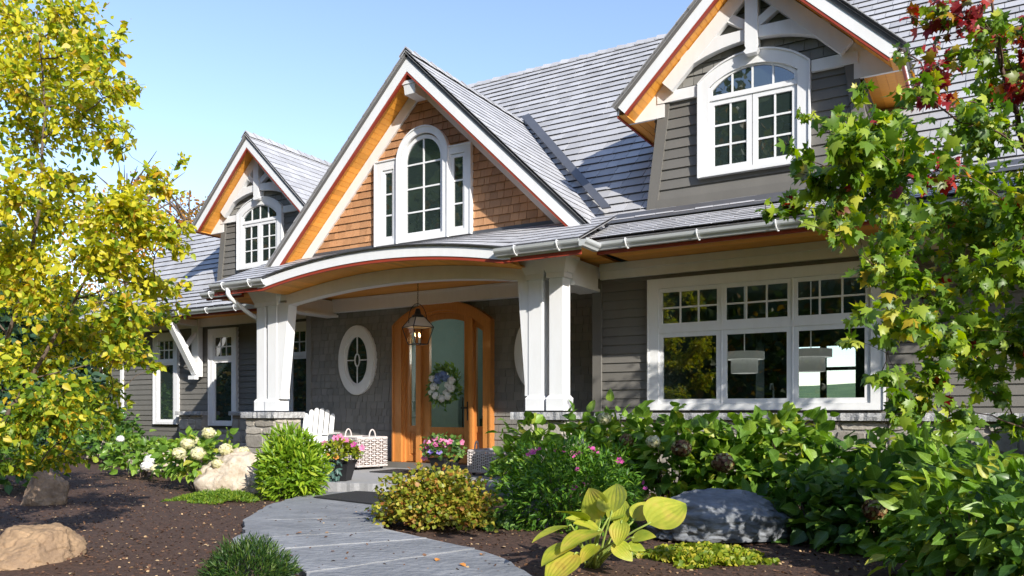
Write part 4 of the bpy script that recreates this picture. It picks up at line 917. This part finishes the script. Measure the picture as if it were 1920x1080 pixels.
# boulders
def boulder(label, c, r, mat, seed, rot=0, flat=.12, amp=.34, cut=(.62,.9)):
    bm_ = __import__('bmesh').new(); __import__('bmesh').ops.create_icosphere(bm_, subdivisions=6, radius=1)
    rr = random.Random(seed); off = Vector((rr.uniform(0,50), rr.uniform(0,50), rr.uniform(0,50)))
    pl_ = [(Vector((rr.gauss(0,1), rr.gauss(0,1), rr.gauss(0,.8)+.15)).normalized(), rr.uniform(*cut)) for _ in range(9)]
    for v in bm_.verts:
        d = v.co.normalized(); k = 1 + amp*noise.noise(d*1.3+off); p = d*k
        for n_, q in pl_:
            e = p.dot(n_) - q
            if e > 0: p -= n_*e*.86
        cr = 1-abs(noise.noise(p*2.6+off*1.3)); cr2 = 1-abs(noise.noise(Vector((p.x*3,p.y*3,p.z*7))+off))
        k2 = 1 + .06*noise.noise(p*4+off) + .035*noise.noise(p*11+off) + .018*noise.noise(p*26+off) - .09*max(0,cr-.90)*10*.5 - .05*max(0,cr2-.9)*10*.5; p *= k2
        v.co = Vector((p.x*r[0], p.y*r[1], max(p.z, -.35)*r[2]))
    me = bpy.data.meshes.new('boulder'); bm_.to_mesh(me); bm_.free(); me.polygons.foreach_set('use_smooth', [True]*len(me.polygons))
    o = link('boulder', me, mat); o.location = c; o.rotation_euler = (0,0,rot); return tag(o, label, 'boulder')
boulder('flat tan boulder with a shaded hollow in the mulch, nearest on the left', (-5.72,3.0,-.13), (.36,.34,.255), TANR, 3, .5)
boulder('brown boulder shaded under the yellow leaved tree', (-9.15,4.95,-.08), (.27,.24,.36), BROWNR, 8, 1.2)
boulder('pale speckled boulder between the hydrangea and the bright lance leaved bush', (-8.36,7.0,-.08), (.58,.40,.50), WHITER, 5, .2)
boulder('pale pinkish boulder behind the left hydrangea bush', (-12.3,8.5,-.02), (.52,.40,.36), WHITER, 11, .9)
boulder('small pale boulder farthest left near the house wall', (-15.0,9.2,-.02), (.40,.35,.34), WHITER, 17, 2.0)
boulder('long grey weathered boulder behind the hosta on the right', (-1.86,6.42,.0), (.62,.34,.29), GREYR, 24, R(34), amp=.10, cut=(.82,.98))
boulder('dark grey stone in shade behind the golden leaved shrub', (-3.55,6.35,-.05), (.2,.2,.24), GREYR, 25, 1.0)

# fallen leaves on the path
rf = random.Random(2); lv = None
for i, (u, v) in enumerate(((820,1050),(868,1060),(640,928),(655,930),(690,938),(600,975),(905,1040),(560,1000))):
    if lv is None:
        m = MB(); tv, tf = TPL['oval']; m.add([(x*.06,(y-.5)*.06,.004+z*.08) for x,y,z in tv], tf); lv = m.build('fallen_leaf', FALLEN); o = lv
    else: o = lv.copy(); COL.objects.link(o)
    p = gz([(u, v)], zp+.004)[0]; o.location = p; o.rotation_euler = (rf.uniform(-.2,.2), rf.uniform(-.2,.2), rf.uniform(0,6)); tag(o, 'small dry orange leaf fallen on the grey stone path', 'fallen leaf', 'fallen leaves on the path')
# bark chips scattered over the mulch
def inpoly(x, y, P):
    c = False
    for i in range(len(P)):
        a, b = P[i], P[i-1]
        if (a.y > y) != (b.y > y) and x < (b.x-a.x)*(y-a.y)/(b.y-a.y)+a.x: c = not c
    return c
OUT = gz(outl, zp); g = np.random.default_rng(9); P = []
while len(P) < 15000:
    d = g.uniform(3.2, 13)**1; u = g.uniform(-60, 1980); r_ = ray(u, 900); x, y = r_[0]*d, r_[1]*d
    if y > 9.4 or (inpoly(x, y, OUT) and g.random() > .07) or (y > 7.4 and -10.5 < x < -4.4): continue
    P.append((x, y, max(mz(x, y)+.006, zp+.004 if inpoly(x, y, OUT) else -1)))
P = np.array(P); n = len(P)
leaves('bark_chips', P, np.concatenate([g.normal(size=(n,2)), g.normal(size=(n,1))*.25],1), np.tile([0,0,1],(n,1))+g.normal(size=(n,3))*.4, g.uniform(.010,.036,n), 'oval', CHIP)['kind'] = 'stuff'

# ------------------------------------------------------------------ trees
def tree(name, label, base, trunk, blobs, size, tpl, pick, mats, seed, dens, barkm, trunk_r=.05, droop=.35, twign=6, limb_r=.014, tw_r=.003, group=None, ntw=None, flat=.0, smin=10, airy=0, nup=.75, nrand=.55):
    g = np.random.default_rng(seed); rr = random.Random(seed); o = empty(name, label, 'tree', group); o.location = base; B = Vector(base)
    tr = MB(); br = MB(); trunks = trunk if isinstance(trunk[0], list) else [trunk]; allpts = []
    for tk in trunks:
        pts = [Vector(p) for p in tk]; sm = []
        for i in range(len(pts)-1):
            for k in range(6): sm.append(pts[i].lerp(pts[i+1], k/6) + Vector((rr.uniform(-1,1), rr.uniform(-1,1), 0))*trunk_r*.25*(1 if i+k else 0))
        sm.append(pts[-1]); n = len(sm)
        tr.tube([p-B for p in sm], [trunk_r*(1-.86*i/(n-1)) for i in range(n)], 8); allpts += sm
    Ps, As, Ns, Ms = [], [], [], []
    c0 = sum(allpts, Vector())/len(allpts); nodes_ = [(p_, 1.0) for p_ in allpts]
    for (u, v, rp, d, *mm) in sorted(blobs, key=lambda q: min((at(q[0],q[1],q[3])-t_).length for t_ in allpts)):
        c = at(u, v, d); r = rp/F*d
        best, bw_ = min(nodes_, key=lambda t: (t[0]-c).length + (1.0 if t[0].z > c.z-.10*(t[0]-c).length else 0) + (1-t[1])*.25)
        mid = best.lerp(c, .55) + Vector((rr.uniform(-.1,.1), rr.uniform(-.1,.1), .12*(c-best).length)); crv = []
        for k in range(7):
            t = k/6; crv.append(best.lerp(mid, t).lerp(mid.lerp(c, t), t))
        crv = [q_ + Vector((rr.uniform(-1,1), rr.uniform(-1,1), rr.uniform(-1,1)))*.035*(c-best).length*(0 if k_ in (0,6) else 1) for k_, q_ in enumerate(crv)]
        br.tube([p-B for p in crv], [limb_r*bw_*(1-.65*k/6) for k in range(7)], 5); nodes_ += [(q_, bw_*.72) for q_ in crv[2:]]
        nl = max(smin, int(dens*math.pi*rp*rp*(.75 if v < airy else 1))); nt_ = ntw or max(3, int(twign*rp/60)+2)
        dirs = sph(nt_, g); dirs[:,2] = dirs[:,2]*.8+.1
        for q in dirs:
            e = c + Vector(q)*r*rr.uniform(.75,1.1); s_ = crv[rr.choice((4,5,6))]; m_ = s_.lerp(e,.5)+Vector((0,0,.08*r))
            tw = [s_, s_.lerp(m_,.6), m_, m_.lerp(e,.5), e]; br.tube([p-B for p in tw], [tw_r*1.6,tw_r*1.4,tw_r*1.2,tw_r,tw_r*.6], 4)
            k = max(3, nl//nt_); t = g.uniform(.15,1.04,k); S0 = np.array(s_); E0 = np.array(e); M0 = np.array(m_)
            P = ((1-t)**2)[:,None]*S0 + (2*t*(1-t))[:,None]*(2*M0-.5*S0-.5*E0) + (t**2)[:,None]*E0 + g.normal(size=(k,3))*r*.17
            out = unit(np.tile(E0-S0,(k,1)))*.7 + g.normal(size=(k,3))*.7 + np.array([0,0,-droop]); Ps.append(P); As.append(out)
            Ns.append(g.normal(size=(k,3))*nrand + np.array([.25,-.25,nup])); mi = mm[0] if mm else None
            Ms.append(np.array([mi if mi is not None and not callable(mi) else pick(p, rr) for p in P]))
    P = np.concatenate(Ps); A = np.concatenate(As); N_ = np.concatenate(Ns); Mi = np.concatenate(Ms)
    leaves('crown', P-np.array(base), A, N_, size*g.uniform(.45,1.25,len(P)), tpl, mats, o, mi=Mi)
    tr.add(br.v, br.f); tr.build('trunk', barkm, o, smooth=True); return o

rb = random.Random(77)
bl = [(40,40,90),(115,25,75),(165,90,60),(100,130,95),(195,150,55),(225,60,22),(215,95,20),(240,165,32),(262,170,14),(30,180,80),(150,230,80),(60,265,80),(205,265,38),(240,240,20),
      (30,370,60),(130,345,40),(95,330,38),(245,372,48),(305,340,36),(340,302,16),(200,400,66),(100,420,80),(30,470,75),(270,430,60),(325,455,38),(350,430,14),(180,500,85),(80,560,85),
      (290,520,55),(345,545,26),(240,590,72),(320,585,32),(150,640,85),(50,680,80),(235,680,52),(285,690,18),(100,770,78),(195,760,52),(40,800,65),(120,845,48),(205,800,30),(20,880,30),(75,870,35),(215,735,25),
      (-60,100,90),(-80,300,100),(-70,520,100),(-80,700,100),(-50,820,70)]
blobs = [(u, v, r, 6.0+rb.uniform(-.75,.75)) for u, v, r in bl]
bb = at(-50, 772+F*1.05/6.6, 6.6); bb.z = -.14
tree('yellow_leaved_tree', 'tall birch like tree with yellow and green leaves filling the left edge', bb,
     [[bb, at(-30,760,6.4), at(40,560,6.1), at(75,380,6.0), at(85,200,6.0), at(70,20,6.0)], [bb, at(0,800,6.3), at(110,620,6.2), at(175,500,6.1), at(205,450,6.0)]],
     blobs, .058, 'birch', lambda p, r: 0 if r.random() < (.86 if p[2] > 1.75 else .55 if p[2] > 1.25 else .10) else 1, [BIRCH_Y, BIRCH_G], 5, .0420, BARK, .024, .65, 9, .007, .0016, airy=330, nup=.55, nrand=.7)
ml = [(1470,385,32),(1435,398,20),(1500,300,30),(1480,270,14),(1540,335,48),(1510,215,18),(1560,250,26),(1555,395,55),(1615,170,22),(1605,225,55),(1600,300,60),(1665,265,60),(1690,330,80),(1750,40,38),(1700,40,22,1),(1790,25,55,1),
      (1755,120,50,1),(1690,95,26),(1800,110,45),(1860,60,60),(1900,130,60),(1740,190,40,1),(1800,230,75),(1880,250,75),(1760,320,40,1),(1620,370,65),(1840,370,85),(1750,410,85),(1660,440,60),(1575,440,26),(1905,400,70),
      (1690,520,62),(1640,500,30),(1790,510,85),(1885,500,75),(1700,610,66),(1620,590,26),(1590,640,14),(1790,630,85),(1890,630,70),(1740,720,62),(1650,705,32),(1690,775,42),(1780,780,40),(1860,730,40),
      (1950,160,60,1),(1960,330,70),(1960,560,70),(2010,-90,90,1),(1930,60,50,1),(1850,165,45),(1720,160,36),(1640,285,45),(1830,440,60),(1730,560,50),(1850,690,60),(1920,640,50),(1900,790,40),(2000,450,60),(2020,250,60)]
blobs = []
for q in ml:
    u, v, r = q[:3]; d = 3.6 + 1.15*min(1,max(0,(u-1600)/170)) + rb.uniform(-.35,.45)
    blobs.append((u, v, r, d) + ((1,) if len(q) > 3 else ()))
for X_, Y_, Z_, r_ in ((1.2,7.2,4.2,.6),(2.0,7.2,4.1,.6),(2.8,7.2,4.0,.6),(2.4,7.0,4.8,.6),(3.3,6.8,4.6,.7),(.7,7.5,3.9,.35),
                     (1.1,5.0,1.9,.38),(1.8,4.9,2.2,.4),(1.0,5.5,1.55,.32)):
    d = -math.sin(TH)*X_+math.cos(TH)*Y_; x = math.cos(TH)*X_+math.sin(TH)*Y_; blobs.append((960+F*x/d, HOR-F*(Z_-ZC)/d, r_*F/d, d))
mbp = at(2040, 772+F*1.05/4.9, 4.9); mbp.z = -.14
tree('maple_tree', 'broad leaved maple tree with green leaves turning red on the right side', mbp,
     [[mbp, at(2030,800,4.9), at(1990,520,4.8), at(1930,300,4.7), at(1880,130,4.7), at(1850,-60,4.7)], [mbp, at(2040,700,4.9), at(2080,400,5.0), at(2100,100,5.1), at(2150,-200,5.2)]],
     blobs, .078, 'maple', lambda p, r: 0 if r.random() < (.985 if p[2] < 3.0 else .93) else 1, [MAPLE_G, MAPLE_R], 9, .0104, TWIG, .038, .75, 7, .008, .0018, airy=300, nup=.5, nrand=.75)

# background trees beyond the left end of the house
def far_tree(name, label, u, d, h, wr_, n, size, m, seed, conic=False):
    g = np.random.default_rng(seed); r_ = ray(u, 772); b = Vector((r_[0]*d, r_[1]*d, -.22)); o = empty(name, label, 'tree'); o.location = b
    if conic:
        t = g.random(n)**.6; z = h*(1-t); rad = wr_*t*(.55+.45*np.sin(z*5.5)**2)*g.uniform(.3,1,n)**.5; a = g.uniform(0,6.283,n)
        P = np.stack([rad*np.cos(a), rad*np.sin(a), z+.3],1); A = np.stack([np.cos(a),np.sin(a),-.35*np.ones(n)],1)+g.normal(size=(n,3))*.3
    else:
        cs = [(g.normal()*wr_*.45, g.normal()*wr_*.45, h*g.uniform(.32,.9)) for _ in range(26)]; P = []; A = []
        for c in cs:
            k = n//26; q = sph(k,g)*g.random((k,1))**.5*wr_*.42*(1.15-.5*c[2]/h); P.append(np.array(c)+q); A.append(q+g.normal(size=q.shape)*.5)
        P = np.concatenate(P); A = np.concatenate(A)
    leaves('crown', P, A, g.normal(size=P.shape)+np.array([0,0,.6]), size*g.uniform(.6,1.3,len(P)), 'oval', m, o)
    mb = MB(); mb.tube([(0,0,-.1),(.1,0,h*.4),(0,.1,h*.93)], [h*.014,h*.009,h*.002], 7)
    rr = random.Random(seed)
    for k in range(0 if conic else 34):
        a = rr.uniform(0,6.28); z = h*rr.uniform(.3,.85); q = wr_*rr.uniform(.5,1.0); mb.tube([(0,0,z),(math.cos(a)*q*.5,math.sin(a)*q*.5,z+q*.45),(math.cos(a)*q,math.sin(a)*q,z+q*.8)], [h*.005,h*.003,h*.0008], 5)
    mb.build('trunk', BARK, o)
far_tree('autumn_tree', 'sparse orange autumn tree standing behind the left dormer', 352, 40, 13.2, 2.7, 3000, .19, ORANGE_T, 1)
far_tree('autumn_tree', 'taller orange brown autumn tree behind the yellow leaved tree', 235, 46, 16.2, 4.0, 3600, .22, ORANGE_T, 2)
far_tree('spruce_tree', 'dark spruce tree at the far left behind the yellow leaves', 5, 24, 6.6, 2.3, 5200, .30, SPRUCE, 3, True)
far_tree('spruce_tree', 'blue green spruce tree seen through a gap in the yellow leaves', 110, 27, 5.6, 2.2, 4600, .30, SPRUCE, 4, True)
far_tree('green_tree', 'round green tree past the far left corner of the house', 185, 30, 6.0, 2.8, 3600, .24, FOREST, 5)
far_tree('green_tree', 'low green tree at the left edge beside the spruce', 60, 34, 7.0, 3.2, 3600, .26, FOREST, 6)
# woods across the road behind the viewer (what the panes mirror)
g = np.random.default_rng(55); P = []; A = []
for i in range(48):
    x = -118+i*2.7+g.normal()*.8; y = -21-g.random()*9; h = g.uniform(15,23); k = 1100
    t = g.random(k); q = sph(k, g)*np.array([3.0,3.0,1])*(.35+.65*np.sin(np.clip(t,0,1)*2.8))[:,None]*g.random((k,1))**.4
    P.append(np.stack([x+q[:,0], y+q[:,1], .4+t*h+q[:,2]],1)); A.append(sph(k,g))
P = np.concatenate(P); A = np.concatenate(A); n = len(P)
leaves('woods', P, A, sph(n,g), g.uniform(.28,.6,n), 'round', FOREST)['kind'] = 'stuff'
mb = MB(); xs = np.linspace(-230,45,100); ys = np.linspace(-34,-95,24)  # unseen hill added so gaps in the woods mirror dark instead of sky
for y in ys:
    for x in xs: mb.v.append((x, y, -.4 + 54*min(1,(-34-y)/40)**.8*(.85+.15*math.sin(x*.05)) + (2.6*noise.noise(Vector((x*.25,y*.25,4))) + 1.5*noise.noise(Vector((x*.8,y*.8,4))))*min(1,(-34-y)/6)))
mb.f = [(j*100+i, (j+1)*100+i, (j+1)*100+i+1, j*100+i+1) for j in range(23) for i in range(99)]; mb.m = [0]*len(mb.f); mb.build('added_wooded_hill', M('wooded_slope', (.06,.10,.022), .9, 0, .9, .9, 1.0, 1.2, col2=(.014,.026,.008)))['kind'] = 'structure'
mb = MB(); xs = np.linspace(-160,160,41); ys = np.linspace(48,190,20)
for y in ys:
    for x in xs: mb.v.append((x, y, -.3 + 9*max(0,(y-48)/142)**.8*(1+.25*math.sin(x*.03)) + .8*noise.noise(Vector((x*.05,y*.05,0)))))
mb.f = [(j*41+i, j*41+i+1, (j+1)*41+i+1, (j+1)*41+i) for j in range(19) for i in range(40)]; mb.m = [0]*len(mb.f); mb.build('hill', M('hill_meadow', (.15,.22,.07), .9, 0, .45, .95, col2=(.035,.07,.018)), smooth=True)['kind'] = 'structure'

# ------------------------------------------------------------------ shrubs and flowers
def W3(u, d, z): p = at(u, 772, d); return (p.x, p.y, z)
def hyd(label, u, d, zc, r, n, size, m, seed, heads=(), hm=CREAMF, hr=.075, stems=10, group='hydrangeas along the right wing', droop=.25):
    c = W3(u, d, zc); o = bush('hydrangea_shrub', label, 'shrub', c, r, n, size, 'broad', m, seed, stems, .55, droop, .5, .38, -.45, group, None, .55, fr=3.4)
    for i, q in enumerate(heads):
        p = at(q[0], q[1], q[2]); R_ = q[3] if len(q) > 3 else hr; mt_ = q[4] if len(q) > 4 else hm
        flowerhead('flower_head', (p.x-c[0], p.y-c[1], p.z+.13), R_, 300, R_*.42, mt_, o, seed*20+i)
    return o
hyd('hydrangea shrub at the right stone pier, pale upright leaves against the pier', 1000, 9.0, .28, (.42,.34,.48), 300, .15, HYD_G, 71)
hyd('tall hydrangea with greenish bloom under the corner board of the right wing', 1135, 8.4, .34, (.50,.42,.56), 560, .142, HYD_G, 72, [(1133,785,8.2,.075,CREAMF),(1175,825,7.9,.075,BROWNF),(1090,832,8.0,.05,CREAMF)])
hyd('hydrangea with two dark spent blooms below the first window of the right wing', 1262, 8.0, .31, (.50,.42,.53), 560, .142, HYD_G, 73, [(1278,840,7.5,.095,BROWNF),(1225,828,7.6,.07,CREAMF)])
hyd('hydrangea with a large fading cream bloom above the long grey boulder', 1375, 7.7, .27, (.46,.42,.50), 540, .142, HYD_G, 74, [(1355,868,7.0,.10,BROWNF)])
hyd('tall hydrangea with a white bloom above it, below the middle window', 1468, 7.5, .36, (.44,.42,.54), 560, .142, HYD_G, 75, [(1476,776,7.5,.075,WHITEF)])
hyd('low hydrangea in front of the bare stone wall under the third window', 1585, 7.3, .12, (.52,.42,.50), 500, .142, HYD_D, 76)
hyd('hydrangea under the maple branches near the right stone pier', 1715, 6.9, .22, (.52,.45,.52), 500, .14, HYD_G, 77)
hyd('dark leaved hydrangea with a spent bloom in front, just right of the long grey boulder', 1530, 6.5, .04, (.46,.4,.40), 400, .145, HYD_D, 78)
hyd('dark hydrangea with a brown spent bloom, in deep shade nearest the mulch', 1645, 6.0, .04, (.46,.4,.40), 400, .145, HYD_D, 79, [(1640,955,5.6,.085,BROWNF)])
bush('dogwood_shrub', 'leafy shrub with smooth pointed leaves at the lower right corner', 'shrub', W3(1850,4.7,.17), (.56,.48,.50), 760, .135, 'point', HYD_G, 81, 9, .6, .3, .4, .3, -.7, 'pointed leaved shrubs at lower right')
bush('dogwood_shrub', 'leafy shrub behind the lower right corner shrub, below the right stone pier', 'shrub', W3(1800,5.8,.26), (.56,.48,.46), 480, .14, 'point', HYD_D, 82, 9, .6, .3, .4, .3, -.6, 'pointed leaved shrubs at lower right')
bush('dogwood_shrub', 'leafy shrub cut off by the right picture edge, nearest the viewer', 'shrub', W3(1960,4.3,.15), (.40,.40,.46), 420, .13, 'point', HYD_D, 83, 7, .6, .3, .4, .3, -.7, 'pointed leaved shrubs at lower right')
# pink phlox mound
c = W3(1065, 7.15, .17); px_ = bush('phlox_shrub', 'dense dark green mound dotted with small magenta blooms beside the hosta', 'shrub', c, (.70,.54,.47), 7600, .066, 'spear', PHLOX, 84, 12, .5, .0, .35, .26, -.7, None, None, .6, fr=3.2)
for i, (u, v) in enumerate(((1000,848),(1012,842),(1058,846),(1075,852),(1087,848),(1090,852),(1109,841),(1113,846),(1122,850),(1160,864),(1166,866),(1082,880),(1092,906),(1207,905),(1210,916),(1078,915),(990,852),(1040,845))):
    p = at(u, v, 6.75 if v > 870 else 7.0); blossom((p.x-c[0], p.y-c[1], p.z+.13), .022 if i % 3 else .036, MAGF, px_, 900+i)
bush('lance_leaved_shrub', 'bright yellow green bush of lance shaped leaves at the foot of the left stone pier', 'shrub', W3(546,9.5,.20), (.41,.38,.50), 3600, .105, 'spear', SALAL, 85, 10, .35, -.30, .35, .14, -.75, None, None, .6)
c = W3(372,10.6,.24); hl_ = hyd('hydrangea shrub with round cream blooms between two pale boulders', 372, 10.6, .24, (.58,.42,.37), 420, .125, HYD_G, 86, [(391,812,10.4,.085),(352,832,10.3,.09),(336,850,10.2,.09),(372,850,10.1,.10),(423,843,10.3,.09),(457,847,10.4,.08),(407,869,10.1,.07),(366,826,10.6,.06)], CREAMF, group='left hydrangeas')
hyd('smaller white flowered hydrangea beside the pinkish boulder on the left', 262, 12.4, .17, (.62,.4,.36), 300, .125, HYD_G, 87, [(282,862,11.8,.09,WHITEF),(276,873,11.7,.09,WHITEF),(292,880,11.6,.08,CREAMF),(226,823,12,.06,WHITEF)], WHITEF, group='left hydrangeas')
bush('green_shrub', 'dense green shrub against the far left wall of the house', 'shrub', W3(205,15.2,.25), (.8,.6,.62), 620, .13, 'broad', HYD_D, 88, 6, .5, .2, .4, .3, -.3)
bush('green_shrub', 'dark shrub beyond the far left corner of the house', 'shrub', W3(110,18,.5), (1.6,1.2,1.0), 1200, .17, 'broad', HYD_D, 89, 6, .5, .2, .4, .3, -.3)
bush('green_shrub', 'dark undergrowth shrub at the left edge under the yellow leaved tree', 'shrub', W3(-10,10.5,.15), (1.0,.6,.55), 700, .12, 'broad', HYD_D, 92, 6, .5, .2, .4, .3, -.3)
bush('golden_leaved_shrub', 'low mounded shrub of golden orange and green leaves beside the stone path', 'shrub', W3(815,7.15,.0), (.54,.46,.40), 6800, .040, 'round', BARB, 90, 14, .45, .05, .3, .34, -.2, None, None, .6, fr=4)
bush('dwarf_conifer', 'dark green dwarf conifer cushion at the bottom edge left of the path', 'shrub', W3(468,4.85,-.13), (.29,.27,.255), 5200, .050, 'needle', YEW, 91, 10, .2, -.5, .55, .18, -.05, None, None, .55, fr=5)
# creeping patches: nobody could count the sprigs
def patch(name, u, v, ru, rv, n, size, m, hgt, seed, tpl):
    g = np.random.default_rng(seed); c = onz(u, v, -.12); a = g.uniform(0,6.283,n); r_ = g.random(n)**.5*(1+.18*np.sin(a*5+seed)+.1*np.sin(a*9))
    x, y = np.cos(a)*r_*ru, np.sin(a)*r_*rv; z = hgt*np.clip(1-r_**2,0,1)*(.6+.4*np.array([noise.noise(Vector((p*7,q*7,seed)))+.5 for p,q in zip(x,y)]))*g.uniform(.2,1,n)
    P = np.stack([c.x+x*math.cos(TH)-y*math.sin(TH), c.y+x*math.sin(TH)+y*math.cos(TH), -.12+z],1)
    o = leaves(name, P, g.normal(size=(n,3))*.6+np.array([0,0,.5]), g.normal(size=(n,3))*.5+np.array([.2,-.3,.7]), size*g.uniform(.6,1.2,n), tpl, m); o['kind'] = 'stuff'
patch('creeping_groundcover', 407, 936, .50, .42, 6500, .038, MOSS, .13, 3, 'lance')
patch('creeping_groundcover', 1318, 1046, .44, .34, 2600, .040, SEDUM, .10, 5, 'round')
patch('creeping_groundcover', 940, 985, .25, .3, 700, .05, HYD_D, .10, 6, 'round')
# hosta: broad ribbed blades on long stalks
c = onz(1108, 1062, -.12); ho = empty('hosta_plant', 'large leaved yellow green hosta on arching stalks in front of the magenta dotted mound', 'plant'); ho.location = c
hv = random.Random(6)
for i, (bu, bv, tu, tv_, wpx, nrm, bd, td) in enumerate((
    (1147,962,1152,903,66,(-.1,-1,.25),5.15,5.30),(1128,972,1100,915,62,(-.2,-1,.2),5.25,5.35),(1216,982,1286,938,84,(.0,-.9,.5),5.1,5.2),(1102,975,1043,950,44,(-.2,-.5,.9),5.2,5.0),
    (1070,984,996,1006,34,(-.2,-.5,.9),5.1,4.85),(1124,994,1050,1024,66,(-.2,-.6,.8),5.05,4.8),(1126,992,1078,976,40,(0,-.6,.8),5.2,5.1),(1080,1016,1013,1052,58,(-.3,-.8,.5),5.0,4.8),(1080,1036,1022,1092,66,(-.2,-1,.2),4.95,4.8),
    (1166,976,1156,1022,40,(.1,-1,.3),5.0,4.93),(1184,1008,1228,1003,32,(.1,-.6,.8),5.05,4.95),(1190,975,1220,938,44,(.1,-.9,.4),5.25,5.35),(1140,972,1180,950,44,(0,-.5,.9),5.35,5.4),(1120,1020,1088,1052,40,(-.2,-.7,.7),5.0,4.9),(1150,1018,1186,1050,36,(.2,-.7,.7),5.0,4.92),(1095,1000,1120,950,46,(0,-.9,.5),5.4,5.5),(1160,985,1172,936,36,(.1,-1,.2),5.3,5.4),(1110,985,1062,968,34,(-.1,-.6,.8),5.3,5.25),(1175,1022,1210,1030,26,(.2,-.6,.8),5.0,4.95))):
    b = at(bu, bv, bd)-c; t = at(tu, tv_, td)-c; L = (t-b).length; a = (t-b).normalized(); n_ = Vector(nrm); n_ = (n_-a*n_.dot(a)).normalized(); s_ = a.cross(n_); wd = wpx/F*bd/2
    m = MB(); NU, NV = 14, 22
    prof = lambda x: (math.sin(math.pi*min(1, x**.72))**.75)*(1 if x < .6 else 1-.12*(x-.6))
    for iu in range(NU+1):
        x = iu/NU; ww = wd*max(.02, prof(x)) if iu < NU else .002; bend = -.10*L*(x-.3)**2*2.2
        for iv in range(NV+1):
            y = iv/NV*2-1; rib = .0035*math.cos(y*22)*(1-abs(y))**.25*math.sin(math.pi*x); cup = .16*wd*(abs(y)**1.4) + .02*wd*math.sin(x*11+i)*abs(y)
            p = b + a*L*x + s_*ww*y + n_*(bend + cup*prof(x) + rib); m.v.append(tuple(p))
    m.f = [(iu*(NV+1)+iv, iu*(NV+1)+iv+1, (iu+1)*(NV+1)+iv+1, (iu+1)*(NV+1)+iv) for iu in range(NU) for iv in range(NV)]; m.m = [0]*len(m.f)
    lf = m.build('leaf', HOSTA, ho, smooth=True)
    q = Vector((hv.uniform(-.05,.05), hv.uniform(-.05,.05), -.02)); md_ = q.lerp(b,.55)+Vector((0,0,.05)); sm = [q.lerp(md_,k/5).lerp(md_.lerp(b,k/5),k/5) for k in range(6)]+[b+a*.02]
    m = MB(); m.tube(sm, [.011,.010,.009,.008,.007,.006,.004], 6); m.build('stalk', STEMG, lf, smooth=True)
